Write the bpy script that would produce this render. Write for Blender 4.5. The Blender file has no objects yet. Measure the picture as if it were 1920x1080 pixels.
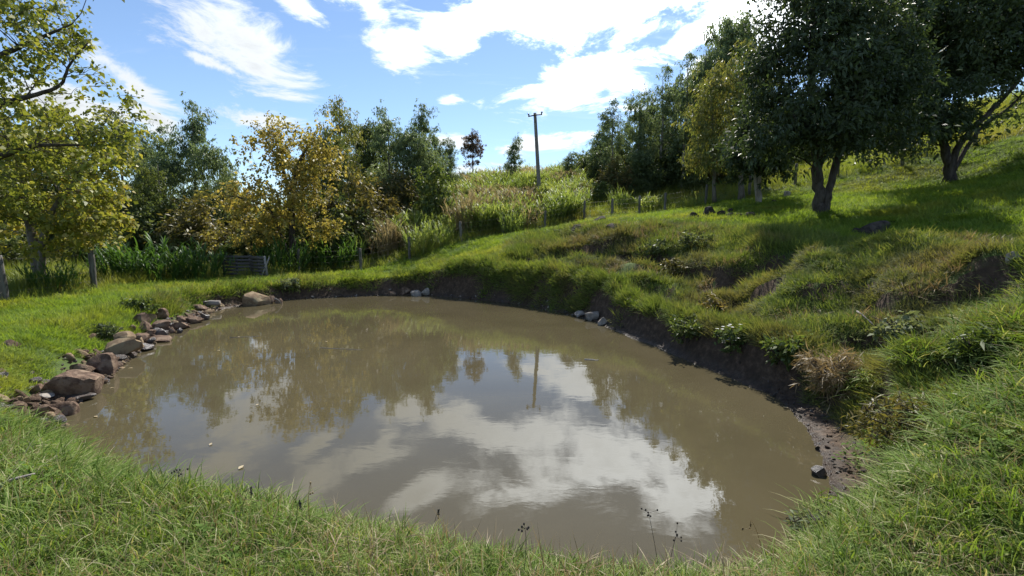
import bpy, math, random
import numpy as np
from mathutils import Vector

# ------------------------------------------------------------------ camera, sky, sun, exposure
SC = bpy.context.scene
COL = SC.collection
FPX, PITCH, CAM_H = 900.0, math.radians(6.34), 2.2      # focal length in photo pixels, tilt down, height over the water
cam_data = bpy.data.cameras.new('camera'); cam = bpy.data.objects.new('camera', cam_data); COL.objects.link(cam)
cam_data.sensor_width = 36.0; cam_data.lens = 36.0 * FPX / 1920.0
cam_data.clip_start = 0.05; cam_data.clip_end = 6000
cam.location = (0, 0, CAM_H); cam.rotation_euler = (math.radians(90) - PITCH, 0, 0)
SC.camera = cam
SUN_EL, SUN_AZ = math.radians(51), math.radians(17)     # azimuth from +Y (view direction) towards +X
SUN_DIR = Vector((math.sin(SUN_AZ) * math.cos(SUN_EL), math.cos(SUN_AZ) * math.cos(SUN_EL), math.sin(SUN_EL)))
SKY_STRENGTH, SUN_STRENGTH = 0.105, 4.9
sun_data = bpy.data.lights.new('sun', 'SUN'); sun = bpy.data.objects.new('sun', sun_data); COL.objects.link(sun)
sun_data.energy = SUN_STRENGTH; sun_data.angle = math.radians(0.53); sun_data.color = (1.0, 0.955, 0.87)
sun.rotation_euler = SUN_DIR.to_track_quat('Z', 'Y').to_euler()
sun.location = (10, 20, 40)
vs = SC.view_settings
vs.view_transform = 'Standard'; vs.look = 'None'; vs.gamma = 1.0; vs.exposure = 0.7; vs.use_curve_mapping = False
SC.cycles.use_denoising = True
SC.cycles.max_bounces = 5; SC.cycles.diffuse_bounces = 2; SC.cycles.glossy_bounces = 2
SC.cycles.transmission_bounces = 4; SC.cycles.transparent_max_bounces = 6


def ray(px, py):
    cx, cy = (px - 960) / FPX, (540 - py) / FPX
    return np.array((cx, math.cos(PITCH) + cy * math.sin(PITCH), -math.sin(PITCH) + cy * math.cos(PITCH)))


def at(px, py, Y):                      # the point that far ahead of the photographer
    d = ray(px, py); t = Y / d[1]
    return np.array((d[0] * t, Y, CAM_H + d[2] * t))


def onz(px, py, z):                     # the point at that height over the water
    d = ray(px, py); t = (z - CAM_H) / d[2]
    return np.array((d[0] * t, d[1] * t, z))


# ---- the sky: Nishita air, cirrus and cumulus as a function of direction
world = bpy.data.worlds.new('World'); SC.world = world; world.use_nodes = True
wt = world.node_tree; wt.nodes.clear()


class NT:
    """tiny helper to write node maths"""
    def __init__(self, tree): self.t = tree

    def new(self, kind, **kw):
        n = self.t.nodes.new(kind)
        for k, v in kw.items(): setattr(n, k, v)
        return n

    def put(self, sock, v):
        if isinstance(v, bpy.types.NodeSocket): self.t.links.new(v, sock)
        elif v is not None: sock.default_value = v

    def m(self, op, a, b=None, c=None, clamp=False):
        n = self.new('ShaderNodeMath', operation=op, use_clamp=clamp)
        for i, v in enumerate((a, b, c)):
            if v is not None: self.put(n.inputs[i], v)
        return n.outputs[0]

    def vm(self, op, a, b=None):
        n = self.new('ShaderNodeVectorMath', operation=op)
        self.put(n.inputs[0], a)
        if b is not None: self.put(n.inputs[1], b)
        return n.outputs['Value'] if op in ('DOT_PRODUCT', 'LENGTH') else n.outputs[0]

    def comb(self, x, y, z):
        n = self.new('ShaderNodeCombineXYZ')
        for i, v in enumerate((x, y, z)): self.put(n.inputs[i], v)
        return n.outputs[0]

    def sep(self, v):
        n = self.new('ShaderNodeSeparateXYZ'); self.put(n.inputs[0], v); return n.outputs

    def noise(self, vec, scale, detail=4, rough=0.55, dist=0.0):
        n = self.new('ShaderNodeTexNoise')
        self.put(n.inputs['Vector'], vec); n.inputs['Scale'].default_value = scale
        n.inputs['Detail'].default_value = detail; n.inputs['Roughness'].default_value = rough
        n.inputs['Distortion'].default_value = dist
        return n.outputs[0]

    def smooth(self, v, lo, hi, a=0.0, b=1.0):
        n = self.new('ShaderNodeMapRange', interpolation_type='SMOOTHSTEP')
        self.put(n.inputs['Value'], v); self.put(n.inputs['From Min'], lo); self.put(n.inputs['From Max'], hi)
        self.put(n.inputs['To Min'], a); self.put(n.inputs['To Max'], b)
        return n.outputs[0]

    def ramp(self, fac, stops):
        n = self.new('ShaderNodeValToRGB'); e = n.color_ramp.elements
        while len(e) < len(stops): e.new(0.5)
        for i, (p, c) in enumerate(stops):
            e[i].position = p; e[i].color = (*c, 1)
        self.put(n.inputs[0], fac); return n.outputs[0]

    def mixc(self, fac, a, b, mode='MIX'):
        n = self.new('ShaderNodeMix', data_type='RGBA', blend_type=mode)
        self.put(n.inputs[0], fac)
        for i, v in ((6, a), (7, b)):
            self.put(n.inputs[i], (*v, 1) if isinstance(v, tuple) and len(v) == 3 else v)
        return n.outputs[2]


def build_world():
    w = NT(wt)
    sky = w.new('ShaderNodeTexSky', sky_type='NISHITA')
    sky.sun_disc = False; sky.sun_elevation = SUN_EL; sky.sun_rotation = SUN_AZ
    sky.altitude = 500; sky.air_density = 1.0; sky.dust_density = 0.15; sky.ozone_density = 3.0
    d = w.vm('NORMALIZE', w.new('ShaderNodeTexCoord').outputs['Generated'])
    x, y, z = w.sep(d)
    el = w.m('ARCSINE', z); az = w.m('ARCTAN2', x, y)
    inv = w.m('DIVIDE', 1.0, w.m('ADD', w.m('MAXIMUM', z, 0.0), 0.16))
    p = w.comb(w.m('MULTIPLY', x, inv), w.m('MULTIPLY', y, inv), 0.0)      # cloud deck overhead
    fb = w.noise(p, 2.9, 11, 0.68, 0.45)
    big = w.noise(p, 0.75, 4, 0.5, 0.2)
    # cloud banks: (photo px, py of the middle, half length, half width in px, tilt in degrees)
    banks = [(445, 70, 120, 62, -28), (480, 125, 62, 24, -2), (400, 120, 85, 11, -14), (250, 160, 80, 26, -38), (290, 225, 62, 26, -50),
             (900, 45, 115, 46, 12), (1130, 12, 250, 58, 6), (1110, 152, 115, 40, 14), (1170, 165, 60, 34, 0), (1010, 168, 70, 12, 12), (745, 85, 60, 34, -8),
             (560, 10, 50, 20, -20), (838, 190, 26, 9, 12), (500, 222, 70, 20, 3), (1090, 253, 42, 10, 0), (1000, 275, 85, 14, 4),
             (850, 262, 55, 15, 5), (1300, 70, 60, 22, 15), (1190, 205, 30, 9, 0), (80, 180, 130, 45, -8), (930, 325, 80, 14, 0),
             (700, 15, 40, 26, -20), (1320, 130, 50, 20, 20), (1500, 20, 160, 60, 5),
             (1120, -52, 240, 56, -8), (640, -35, 150, 36, -12), (335, -45, 130, 34, -16), (1330, -110, 150, 40, -14), (760, -120, 70, 26, -20)]
    best = None
    for (bx, by, ax, bw, tilt) in banks:
        r = ray(bx, by); r = r / np.linalg.norm(r)
        a0, e0 = math.atan2(r[0], r[1]), math.asin(r[2])
        k = 1.0 / FPX * math.cos(math.atan2(abs(bx - 960), FPX)) * 0.95
        c, s = math.cos(math.radians(tilt)), math.sin(math.radians(tilt))
        u = w.m('SUBTRACT', az, a0); v = w.m('SUBTRACT', el, e0)
        uu = w.m('ADD', w.m('MULTIPLY', u, c / (ax * k)), w.m('MULTIPLY', v, s / (ax * k)))
        vv = w.m('ADD', w.m('MULTIPLY', u, -s / (bw * k)), w.m('MULTIPLY', v, c / (bw * k)))
        q = w.m('SUBTRACT', 1.0, w.m('SQRT', w.m('ADD', w.m('MULTIPLY', uu, uu), w.m('MULTIPLY', vv, vv))))
        best = q if best is None else w.m('MAXIMUM', best, q)
    # the same broken cover elsewhere in the sky
    free = w.m('MULTIPLY_ADD', big, 5.0, -3.0)
    front = w.smooth(y, 0.35, 0.62); low = w.smooth(el, 0.60, 0.85)
    free = w.m('SUBTRACT', free, w.m('MULTIPLY', w.m('MULTIPLY', front, w.m('SUBTRACT', 1.0, low)), 1.2))
    best = w.m('MAXIMUM', w.m('MAXIMUM', best, -0.9), w.m('MINIMUM', free, 0.9))
    dens = w.m('ADD', best, w.m('MULTIPLY_ADD', fb, 5.0, -2.36))
    cover = w.smooth(dens, -0.15, 0.85)
    wisp = w.m('MULTIPLY', w.smooth(w.noise(w.vm('MULTIPLY', p, (1.0, 2.6, 1.0)), 1.3, 8, 0.65, 0.8), 0.55, 0.85), 0.22)
    cover = w.m('MAXIMUM', cover, wisp)
    cover = w.m('MULTIPLY', cover, w.smooth(el, -0.02, 0.05))
    sd = w.m('MAXIMUM', w.vm('DOT_PRODUCT', d, tuple(SUN_DIR)), 0.0)
    glow = w.m('POWER', sd, 13.0)
    lum = w.m('MINIMUM', w.m('MULTIPLY_ADD', glow, 10.0, 0.60), 4.0)
    thick = w.smooth(dens, 0.35, 1.9)
    lum = w.m('MULTIPLY', lum, w.m('MULTIPLY_ADD', w.m('MULTIPLY', thick, w.noise(p, 3.1, 4)), -0.45, 1.06))
    bs = w.new('ShaderNodeBackground'); w.put(bs.inputs[0], sky.outputs[0]); bs.inputs[1].default_value = SKY_STRENGTH
    bc = w.new('ShaderNodeBackground'); bc.inputs[0].default_value = (0.91, 0.96, 1.0, 1); w.put(bc.inputs[1], lum)
    mx = w.new('ShaderNodeMixShader'); w.put(mx.inputs[0], cover)
    wt.links.new(bs.outputs[0], mx.inputs[1]); wt.links.new(bc.outputs[0], mx.inputs[2])
    out = w.new('ShaderNodeOutputWorld'); wt.links.new(mx.outputs[0], out.inputs[0])
    world.cycles.sampling_method = 'MANUAL'; world.cycles.sample_map_resolution = 1024


build_world()

# ------------------------------------------------------------------ helpers
rng = np.random.default_rng(7)


def new_mat(name):
    mt = bpy.data.materials.new(name); mt.use_nodes = True
    t = mt.node_tree; t.nodes.clear()
    out = t.nodes.new('ShaderNodeOutputMaterial')
    return mt, NT(t), out


def leaf_mat(name, stops, trans=0.42, tcol=(1.25, 1.2, 0.55), rough=0.5, spec=0.35, nscale=0.5, wi=0.55, wn=0.9, wo=0.25, tint=None, tscale=0.15):
    """foliage: colour differs leaf by leaf, plant by plant and in drifts; light passes through"""
    mt, n, out = new_mat(name)
    g = n.new('ShaderNodeNewGeometry'); oi = n.new('ShaderNodeObjectInfo')
    nz = n.noise(g.outputs['Position'], nscale, 3, 0.6)
    f = n.m('MULTIPLY_ADD', g.outputs['Random Per Island'], wi, n.m('MULTIPLY_ADD', nz, wn, -0.5 * wn + 0.5 - 0.5 * wi))
    f = n.m('ADD', f, n.m('MULTIPLY_ADD', oi.outputs['Random'], wo, -0.5 * wo), clamp=True)
    c = n.ramp(f, stops)
    if tint:
        t2 = n.smooth(n.noise(g.outputs['Position'], tscale, 3, 0.6), 0.46, 0.64)
        c = n.mixc(n.m('MULTIPLY', t2, 0.75), c, tint)
    pb = n.new('ShaderNodeBsdfPrincipled'); n.put(pb.inputs['Base Color'], c)
    pb.inputs['Roughness'].default_value = rough; pb.inputs['Specular IOR Level'].default_value = spec
    tr = n.new('ShaderNodeBsdfTranslucent')
    n.put(tr.inputs[0], n.mixc(1.0, c, tcol, 'MULTIPLY'))
    mx = n.new('ShaderNodeMixShader'); mx.inputs[0].default_value = trans
    n.t.links.new(pb.outputs[0], mx.inputs[1]); n.t.links.new(tr.outputs[0], mx.inputs[2])
    n.t.links.new(mx.outputs[0], out.inputs[0])
    return mt


def solid_mat(name, a, b, scale=6.0, rough=0.9, bump=0.4, bscale=30.0, spec=0.2, stretch=(1, 1, 1), c=None, cscale=2.0, obj=True):
    """bark, stone, wood, soil: two or three tones in noise, fine relief"""
    mt, n, out = new_mat(name)
    tc = n.new('ShaderNodeTexCoord').outputs['Object'] if obj else n.new('ShaderNodeNewGeometry').outputs['Position']
    v = n.vm('MULTIPLY', tc, stretch)
    col = n.mixc(n.smooth(n.noise(v, scale, 6, 0.65), 0.32, 0.68), a, b)
    if c: col = n.mixc(n.smooth(n.noise(v, cscale, 4, 0.6), 0.5, 0.62), col, c)
    pb = n.new('ShaderNodeBsdfPrincipled'); n.put(pb.inputs['Base Color'], col)
    pb.inputs['Roughness'].default_value = rough; pb.inputs['Specular IOR Level'].default_value = spec
    bp = n.new('ShaderNodeBump'); bp.inputs['Strength'].default_value = bump; bp.inputs['Distance'].default_value = 0.03
    n.put(bp.inputs['Height'], n.noise(v, bscale, 6, 0.7)); n.t.links.new(bp.outputs[0], pb.inputs['Normal'])
    n.t.links.new(pb.outputs[0], out.inputs[0])
    return mt


class Acc:
    """collects triangles and quads for one mesh"""
    def __init__(self): self.v, self.q, self.t, self.n = [], [], [], 0

    def add(self, v, quads=None, tris=None):
        v = np.asarray(v, float).reshape(-1, 3)
        if quads is not None and len(quads): self.q.append(np.asarray(quads, int).reshape(-1, 4) + self.n)
        if tris is not None and len(tris): self.t.append(np.asarray(tris, int).reshape(-1, 3) + self.n)
        self.v.append(v); self.n += len(v)

    def tube(self, pts, rad, sides=6, cap=True):
        pts = np.asarray(pts, float); k = len(pts); rad = np.broadcast_to(np.asarray(rad, float), (k,))
        tan = np.gradient(pts, axis=0); tan /= np.linalg.norm(tan, axis=1)[:, None] + 1e-9
        ref = np.where(np.abs(tan[:, 2:3]) > 0.9, np.array([[1.0, 0, 0]]), np.array([[0, 0, 1.0]]))
        u = np.cross(tan, ref); u /= np.linalg.norm(u, axis=1)[:, None] + 1e-9
        for i in range(1, k):                      # keep the rings from twisting
            a = u[i - 1] - tan[i] * (u[i - 1] @ tan[i]); l = np.linalg.norm(a)
            if l > 1e-6: u[i] = a / l
        w = np.cross(tan, u)
        a = np.linspace(0, 2 * np.pi, sides, endpoint=False)
        ring = pts[:, None] + rad[:, None, None] * (np.cos(a)[None, :, None] * u[:, None] + np.sin(a)[None, :, None] * w[:, None])
        i = np.arange(k - 1)[:, None] * sides; j = np.arange(sides)[None]; jn = (j + 1) % sides
        q = np.stack([i + j, i + jn, i + sides + jn, i + sides + j], -1).reshape(-1, 4)
        v = ring.reshape(-1, 3); tr = []
        if cap:
            v = np.vstack([v, pts[-1:], pts[:1]]); m = k * sides
            tr = [((k - 1) * sides + s, (k - 1) * sides + (s + 1) % sides, m) for s in range(sides)] + [((s + 1) % sides, s, m + 1) for s in range(sides)]
        self.add(v, q, tr)

    def leaves(self, pos, axis, nrm, L, W, fold=0.2):
        pos = np.asarray(pos); N = len(pos)
        if N == 0: return
        axis = axis / (np.linalg.norm(axis, axis=1)[:, None] + 1e-9)
        side = np.cross(axis, nrm); side /= np.linalg.norm(side, axis=1)[:, None] + 1e-9
        up = np.cross(side, axis)
        L = np.broadcast_to(L, (N,))[:, None]; W = np.broadcast_to(W, (N,))[:, None]
        v = np.stack([pos, pos + axis * L * 0.45 + side * W * 0.5 + up * W * fold, pos + axis * L - up * L * 0.08,
                      pos + axis * L * 0.45 - side * W * 0.5 + up * W * fold], 1)
        self.add(v.reshape(-1, 3), np.arange(4 * N).reshape(N, 4))

    def blades(self, pos, head, lean, L, W, seg=3, curl=0.8):
        """grass blades: root, compass heading, starting lean from upright, length, width; they arch over"""
        N = len(pos); h = np.stack([np.cos(head), np.sin(head), np.zeros(N)], 1)
        s = np.stack([-np.sin(head), np.cos(head), np.zeros(N)], 1)
        P = np.asarray(pos, float).copy(); rows = []
        for k in range(seg + 1):
            wk = W * (1 - (k / seg) ** 1.6) * (0.75 if k == 0 else 1.0)
            rows.append((P - s * (wk * 0.5)[:, None], P + s * (wk * 0.5)[:, None]))
            a = lean + curl * (k + 0.5) / seg
            P = P + (h * np.sin(a)[:, None] + np.array([0, 0, 1.0]) * np.cos(a)[:, None]) * (L / seg)[:, None]
        v = []
        for k in range(seg): v += [rows[k][0], rows[k][1]]
        v.append((rows[seg][0] + rows[seg][1]) / 2)
        m = 2 * seg + 1; v = np.stack(v, 1).reshape(-1, 3); o = np.arange(N)[:, None] * m
        q = [np.concatenate([o + 2 * k, o + 2 * k + 1, o + 2 * k + 3, o + 2 * k + 2], 1) for k in range(seg - 1)]
        t = np.concatenate([o + 2 * seg - 2, o + 2 * seg - 1, o + 2 * seg], 1)
        self.add(v, np.concatenate(q) if q else None, t)

    def box(self, c, s, rot=None):
        v = np.array([(x, y, z) for x in (-.5, .5) for y in (-.5, .5) for z in (-.5, .5)]) * np.asarray(s, float)
        if rot is not None: v = v @ np.asarray(rot).T
        self.add(v + np.asarray(c, float), [(0, 1, 3, 2), (4, 6, 7, 5), (0, 4, 5, 1), (2, 3, 7, 6), (0, 2, 6, 4), (1, 5, 7, 3)])

    def mesh(self, name, mat, smooth=False):
        me = bpy.data.meshes.new(name)
        v = np.concatenate(self.v) if self.v else np.zeros((0, 3))
        q = np.concatenate(self.q) if self.q else np.zeros((0, 4), int); t = np.concatenate(self.t) if self.t else np.zeros((0, 3), int)
        me.vertices.add(len(v)); me.vertices.foreach_set('co', v.astype(np.float32).ravel())
        loops = np.concatenate([q.ravel(), t.ravel()]).astype(np.int32)
        me.loops.add(len(loops)); me.loops.foreach_set('vertex_index', loops)
        starts = np.concatenate([np.arange(len(q)) * 4, len(q) * 4 + np.arange(len(t)) * 3]).astype(np.int32)
        me.polygons.add(len(starts)); me.polygons.foreach_set('loop_start', starts)
        me.update(calc_edges=True)
        if smooth: me.polygons.foreach_set('use_smooth', np.ones(len(starts), bool))
        if mat: me.materials.append(mat)
        return me


def obj(name, me, parent=None, loc=None):
    o = bpy.data.objects.new(name, me); COL.objects.link(o)
    if parent: o.parent = parent
    if loc is not None: o.location = loc
    return o


def tag(o, label=None, cat=None, group=None, kind=None):
    for k, v in (('label', label), ('category', cat), ('group', group), ('kind', kind)):
        if v: o[k] = v
    return o


def empty(name, loc, rz=0.0, sc=1.0):
    o = bpy.data.objects.new(name, None); COL.objects.link(o)
    o.location = loc; o.rotation_euler = (0, 0, rz); o.scale = (sc, sc, sc) if np.isscalar(sc) else sc
    o.empty_display_size = 0.2
    return o


def unit(N, r=rng):
    v = r.normal(size=(N, 3)); return v / np.linalg.norm(v, axis=1)[:, None]


# value noise for the terrain
def vnoise(x, y, seed=0):
    xi, yi = np.floor(x).astype(np.int64), np.floor(y).astype(np.int64); fx, fy = x - xi, y - yi
    fx, fy = fx * fx * (3 - 2 * fx), fy * fy * (3 - 2 * fy)

    def h(a, b):
        k = (a * 374761393 + b * 668265263 + seed * 974634777) & 0x7fffffff
        k = ((k ^ (k >> 13)) * 1274126177) & 0x7fffffff
        return ((k ^ (k >> 16)) & 0xffff) / 65535.0
    return (h(xi, yi) * (1 - fx) + h(xi + 1, yi) * fx) * (1 - fy) + (h(xi, yi + 1) * (1 - fx) + h(xi + 1, yi + 1) * fx) * fy


def fbm(x, y, f, octs=4, seed=0):
    s, a, tot = 0, 1.0, 0
    for k in range(octs):
        s = s + a * vnoise(x * f + 17.3 * k, y * f - 9.1 * k, seed + k); tot += a; a *= 0.5; f *= 2.03
    return s / tot - 0.5


def sstep(a, b, x):
    t = np.clip((x - a) / (b - a), 0, 1); return t * t * (3 - 2 * t)


# ------------------------------------------------------------------ the lie of the land
# waterline seen in the photo: px, py, width of the wet strip, width of the bank face
SHORE = [(290, 940, .1, .7), (200, 895, .1, .6), (130, 858, .1, .6), (95, 805, .15, .7), (120, 770, .2, .8), (165, 738, .4, .8), (205, 705, .4, .8),
         (250, 668, .5, .8), (310, 630, .7, .9), (370, 598, .6, .9), (400, 583, .25, .6), (460, 572, .2, .3), (540, 562, .2, .25), (640, 557, .2, .25),
         (760, 553, .25, .3), (850, 557, .15, .4), (930, 566, .12, .45), (1010, 577, .12, .5), (1090, 594, .2, .5), (1150, 618, .15, .45), (1220, 648, .08, .4),
         (1290, 676, .06, .4), (1370, 708, .06, .4), (1440, 741, .15, .4), (1490, 772, .35, .4), (1525, 820, .42, .4), (1545, 890, .42, .4), (1560, 940, .25, .5),
         (1535, 1000, .1, .6), (1470, 1045, .1, .6), (1400, 1072, .1, .6), (1300, 1098, .1, .6), (1150, 1092, .1, .6), (1000, 1066, .1, .6), (850, 1038, .1, .6),
         (640, 1000, .1, .6), (450, 968, .1, .6)]
ring = np.array([[*onz(a, b, 0)[:2], c, d] for a, b, c, d in SHORE])
for _ in range(2):                                   # corner cutting
    nx = np.roll(ring, -1, 0); ring = np.stack([ring * .75 + nx * .25, ring * .25 + nx * .75], 1).reshape(-1, 4)
PA, PB = ring, np.roll(ring, -1, 0)


def pond(x, y):
    """signed distance to the waterline (outside positive), wet strip and bank widths there"""
    x, y = np.ravel(x), np.ravel(y); D = np.full(len(x), 1e9); c = np.zeros(len(x)); d = np.zeros(len(x)); ins = np.zeros(len(x), bool)
    for a, b in zip(PA, PB):
        ex, ey = b[0] - a[0], b[1] - a[1]
        t = np.clip(((x - a[0]) * ex + (y - a[1]) * ey) / (ex * ex + ey * ey + 1e-12), 0, 1)
        q = np.hypot(x - a[0] - t * ex, y - a[1] - t * ey); m = q < D
        D[m] = q[m]; c[m] = (a[2] + (b[2] - a[2]) * t)[m]; d[m] = (a[3] + (b[3] - a[3]) * t)[m]
        m = (a[1] > y) != (b[1] > y)
        ins ^= m & (x < ex * (y - a[1]) / (ey if abs(ey) > 1e-12 else 1e-12) + a[0])
    return np.where(ins, -D, D), c, d


CP = []                                              # control points of the ground: x, y, z
for a in [(10, 570, 12.5), (178, 543, 15.3), (100, 520, 18), (465, 522, 19.8), (677, 508, 23), (865, 455, 25), (1022, 432, 26.5), (1095, 411, 27), (1198, 405, 27.5),
          (1246, 400, 27.5), (1322, 386, 27.5), (1422, 381, 22), (1540, 402, 16), (1782, 341, 21), (1690, 312, 24), (1900, 300, 20), (1900, 240, 28), (1900, 350, 15),
          (1900, 400, 12), (1650, 432, 13), (1600, 462, 11.3), (1400, 452, 13), (1300, 422, 17), (1200, 442, 16), (1100, 432, 19), (1000, 462, 18.2), (900, 490, 17.4),
          (1000, 490, 16.6), (1100, 485, 15.2), (1200, 505, 13.2), (1250, 560, 11.4), (1300, 545, 11.2), (1350, 595, 8.9), (1400, 605, 8.2), (1400, 525, 10.2),
          (1280, 475, 14.2), (960, 445, 23), (800, 402, 33), (1010, 375, 34), (1150, 362, 36), (1400, 332, 37), (900, 350, 46), (600, 462, 31), (300, 482, 28),
          (100, 480, 27), (300, 430, 46), (1700, 235, 40), (1900, 180, 45), (-300, 470, 30)]:
    CP.append(at(*a))
for a in [(0, 650, .5), (100, 600, .45), (250, 562, .45), (400, 532, .45), (550, 520, .48), (700, 510, .5), (800, 508, .62), (0, 760, .45), (1290, 600, .72), (1210, 575, .85), (1370, 625, .68), (1440, 655, .62), (1150, 545, .9), (1500, 690, .55), (1600, 610, .95),
          (1600, 525, 1.5), (1500, 490, 1.7), (1640, 760, .55), (1700, 660, .95), (1900, 900, .8), (1900, 700, 1.1), (1900, 570, 1.5), (1650, 950, .55)]:
    CP.append(onz(*a))
CP += [np.array(p) for p in [(0, 0, .62), (-1.5, 2.3, .5), (0, 2.0, .5), (1.2, 2.0, .5), (-3, 1.5, .6), (-6, 3, .55), (-6.2, 5.5, .5), (2.5, 1.5, .72), (0, -6, .8), (-12, -5, .8), (10, -5, 2.0),
                             (15, 0, 2.8), (9.5, 8, 1.95), (-14, 4, .6), (-26, 12, .8), (-40, 40, 2.5), (0, 60, 8.0), (40, 30, 11.0), (40, 0, 8.0), (30, 55, 11.0), (0, -40, 1.5), (-40, -20, 1.0),
                             (-28, 50, 3.0), (-48, 25, 2.0), (-15, 56, 4.5), (-50, 0, 1.0), (50, -30, 6.0), (20, 56, 9.5)]]
CP = np.array(CP)


def _tps(r): return np.where(r > 1e-9, r * r * np.log(r + 1e-12), 0)


_K = _tps(np.hypot(CP[:, None, 0] - CP[None, :, 0], CP[:, None, 1] - CP[None, :, 1])) + np.eye(len(CP)) * 0.15
_Pm = np.column_stack([np.ones(len(CP)), CP[:, :2]])
_A = np.block([[_K, _Pm], [_Pm.T, np.zeros((3, 3))]])
_W = np.linalg.solve(_A, np.concatenate([CP[:, 2], np.zeros(3)]))


def base_height(x, y):
    r = np.hypot(x, y); s = np.where(r > 58, 58 / np.maximum(r, 1e-6), 1.0); x, y = x * s, y * s
    fall = sstep(60, 150, r)
    z = _W[-3] + _W[-2] * x + _W[-1] * y
    for (cx, cy, _), wgt in zip(CP, _W[:-3]): z = z + wgt * _tps(np.hypot(x - cx, y - cy))
    return z - fall * (z + 3.0)


def bank_mask(x, y):                                  # the slumped slope right of the pond
    D, _, _ = pond(x, y)
    m = sstep(0.3, 0.9, D) * (1 - sstep(3.8, 6.0, D))
    return m * sstep(-1.5, 0.8, x - 0.05 * y) * sstep(3.5, 5.5, y)


SCARPS = [(1125, 16.4, 1.4, .5, -.45, -.89), (1235, 14.6, .9, .55, -.6, -.8), (1285, 13.0, .7, .45, -.5, -.87), (1480, 10.9, 1.5, .45, -.5, -.87), (1400, 10.0, .8, .42, -.6, -.8), (1350, 11.6, .7, .4, -.6, -.8),
          (1660, 6.3, .55, .35, -.7, -.7), (1840, 4.4, .45, .28, -.6, -.8), (1560, 8.0, .6, .3, -.6, -.8), (1790, 6.4, .6, .3, -.5, -.87), (1000, 17.2, .9, .4, -.4, -.9), (1700, 4.2, .4, .3, -.9, -.4)]


def ground(x, y, full=False):
    sh = np.shape(x); x, y = np.ravel(np.asarray(x, float)), np.ravel(np.asarray(y, float))
    T = base_height(x, y)
    D, c, w = pond(x, y)
    m = sstep(0.3, 0.9, D) * (1 - sstep(4.2, 6.5, D)) * sstep(-1.5, 0.8, x - 0.05 * y) * sstep(3.8, 5.5, y)
    # slumps: the slope breaks into short steps with bare risers
    st = 0.46; q = (T + 0.42 * fbm(x, y, 0.55, 3, 5)) / st; fr = q - np.floor(q)
    stepped = (np.floor(q) + sstep(0.66, 0.97, fr)) * st - 0.42 * fbm(x, y, 0.55, 3, 5)
    patch = sstep(-0.10, 0.10, fbm(x, y, 0.33, 2, 11))
    T = T + (stepped - T) * m * (0.35 + 0.6 * patch)
    T = T + m * (0.50 * fbm(x, y, 1.0, 3, 21) + 0.16 * fbm(x, y, 3.4, 3, 131)) + 0.30 * fbm(x, y, 1.2, 3, 61) * sstep(2.2, 3.4, x) * sstep(.5, 1.2, D) * (1 - sstep(6, 8, y)) + 0.10 * fbm(x, y, 0.9, 3, 31) * sstep(0.4, 1.5, D) * (1 - sstep(60, 90, np.hypot(x, y)))
    for (px, Y_, L_, h_, nx_, ny_) in SCARPS:                # bites out of the turf: bare riser, then a hollow that fades downhill
        cx = (px - 960) / FPX * Y_; dx, dy = x - cx, y - Y_; sdn = dx * nx_ + dy * ny_; t_ = -dx * ny_ + dy * nx_
        sdn = sdn + 0.9 * fbm(x, y, 1.5, 3, 71) - 0.10 * (t_ / L_) ** 2
        T = T - .8 * h_ * np.exp(-(t_ / L_) ** 4) * sstep(0, .16, sdn) * (1 - sstep(.25, 1.9, sdn))
    D = D + 0.16 * fbm(x, y, 1.6, 3, 81) * np.exp(-(D / .8) ** 2)
    wob = 0.28 * fbm(x, y, 1.1, 3, 41); c = np.maximum(c + wob * np.minimum(1, c * 3), 0.02)
    lowz = 0.015 + 0.14 * np.clip(D, 0, 1.6) + 0.05 * fbm(x, y, 3.0, 3, 51) * sstep(0.0, 0.25, D)
    k = sstep(0, 1, (D - c) / w)
    z = lowz + (np.maximum(T, lowz) - lowz) * k
    z = np.where(D < 0, -0.01 - np.minimum(0.9, 0.45 * -D), z)
    z = z.reshape(sh)
    return (z, D.reshape(sh), m.reshape(sh)) if full else z


def gz(x, y): return float(ground(np.array([x]), np.array([y]))[0])


def gpt(px, py, Y):                                    # ground point below a photo column at that distance
    p = at(px, py, Y); return np.array((p[0], Y, gz(p[0], Y)))


def hit(px, py, lo=2.0, hi=60.0):                      # where the line of sight meets the ground
    d = ray(px, py); s = np.geomspace(lo, hi, 500)
    zz = ground(d[0] * s, d[1] * s); f = CAM_H + d[2] * s - np.maximum(zz, 0)
    i = int(np.argmax(f < 0)) if (f < 0).any() else len(s) - 1
    return np.array((d[0] * s[i], d[1] * s[i], max(zz[i], 0)))


ang = np.concatenate([np.linspace(-math.radians(66), math.radians(66), 600), np.linspace(math.radians(66), 2 * math.pi - math.radians(66), 72)[1:-1]])
rad = np.concatenate([[0.35], np.geomspace(0.7, 42, 330), np.geomspace(44, 2500, 46)])
GX = rad[:, None] * np.sin(ang)[None]; GY = rad[:, None] * np.cos(ang)[None]
GZ, GD, GM = ground(GX, GY, True)
nr, na = GX.shape
acc = Acc()
i = np.arange(nr - 1)[:, None] * na; j = np.arange(na)[None]; jn = (j + 1) % na
acc.add(np.stack([GX, GY, GZ], -1).reshape(-1, 3), np.stack([i + j, i + na + j, i + na + jn, i + jn], -1).reshape(-1, 4), None)
acc.add([(0, 0, gz(0, 0))])
acc.t.append(np.array([(na * nr, k, (k + 1) % na) for k in range(na)]))


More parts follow.
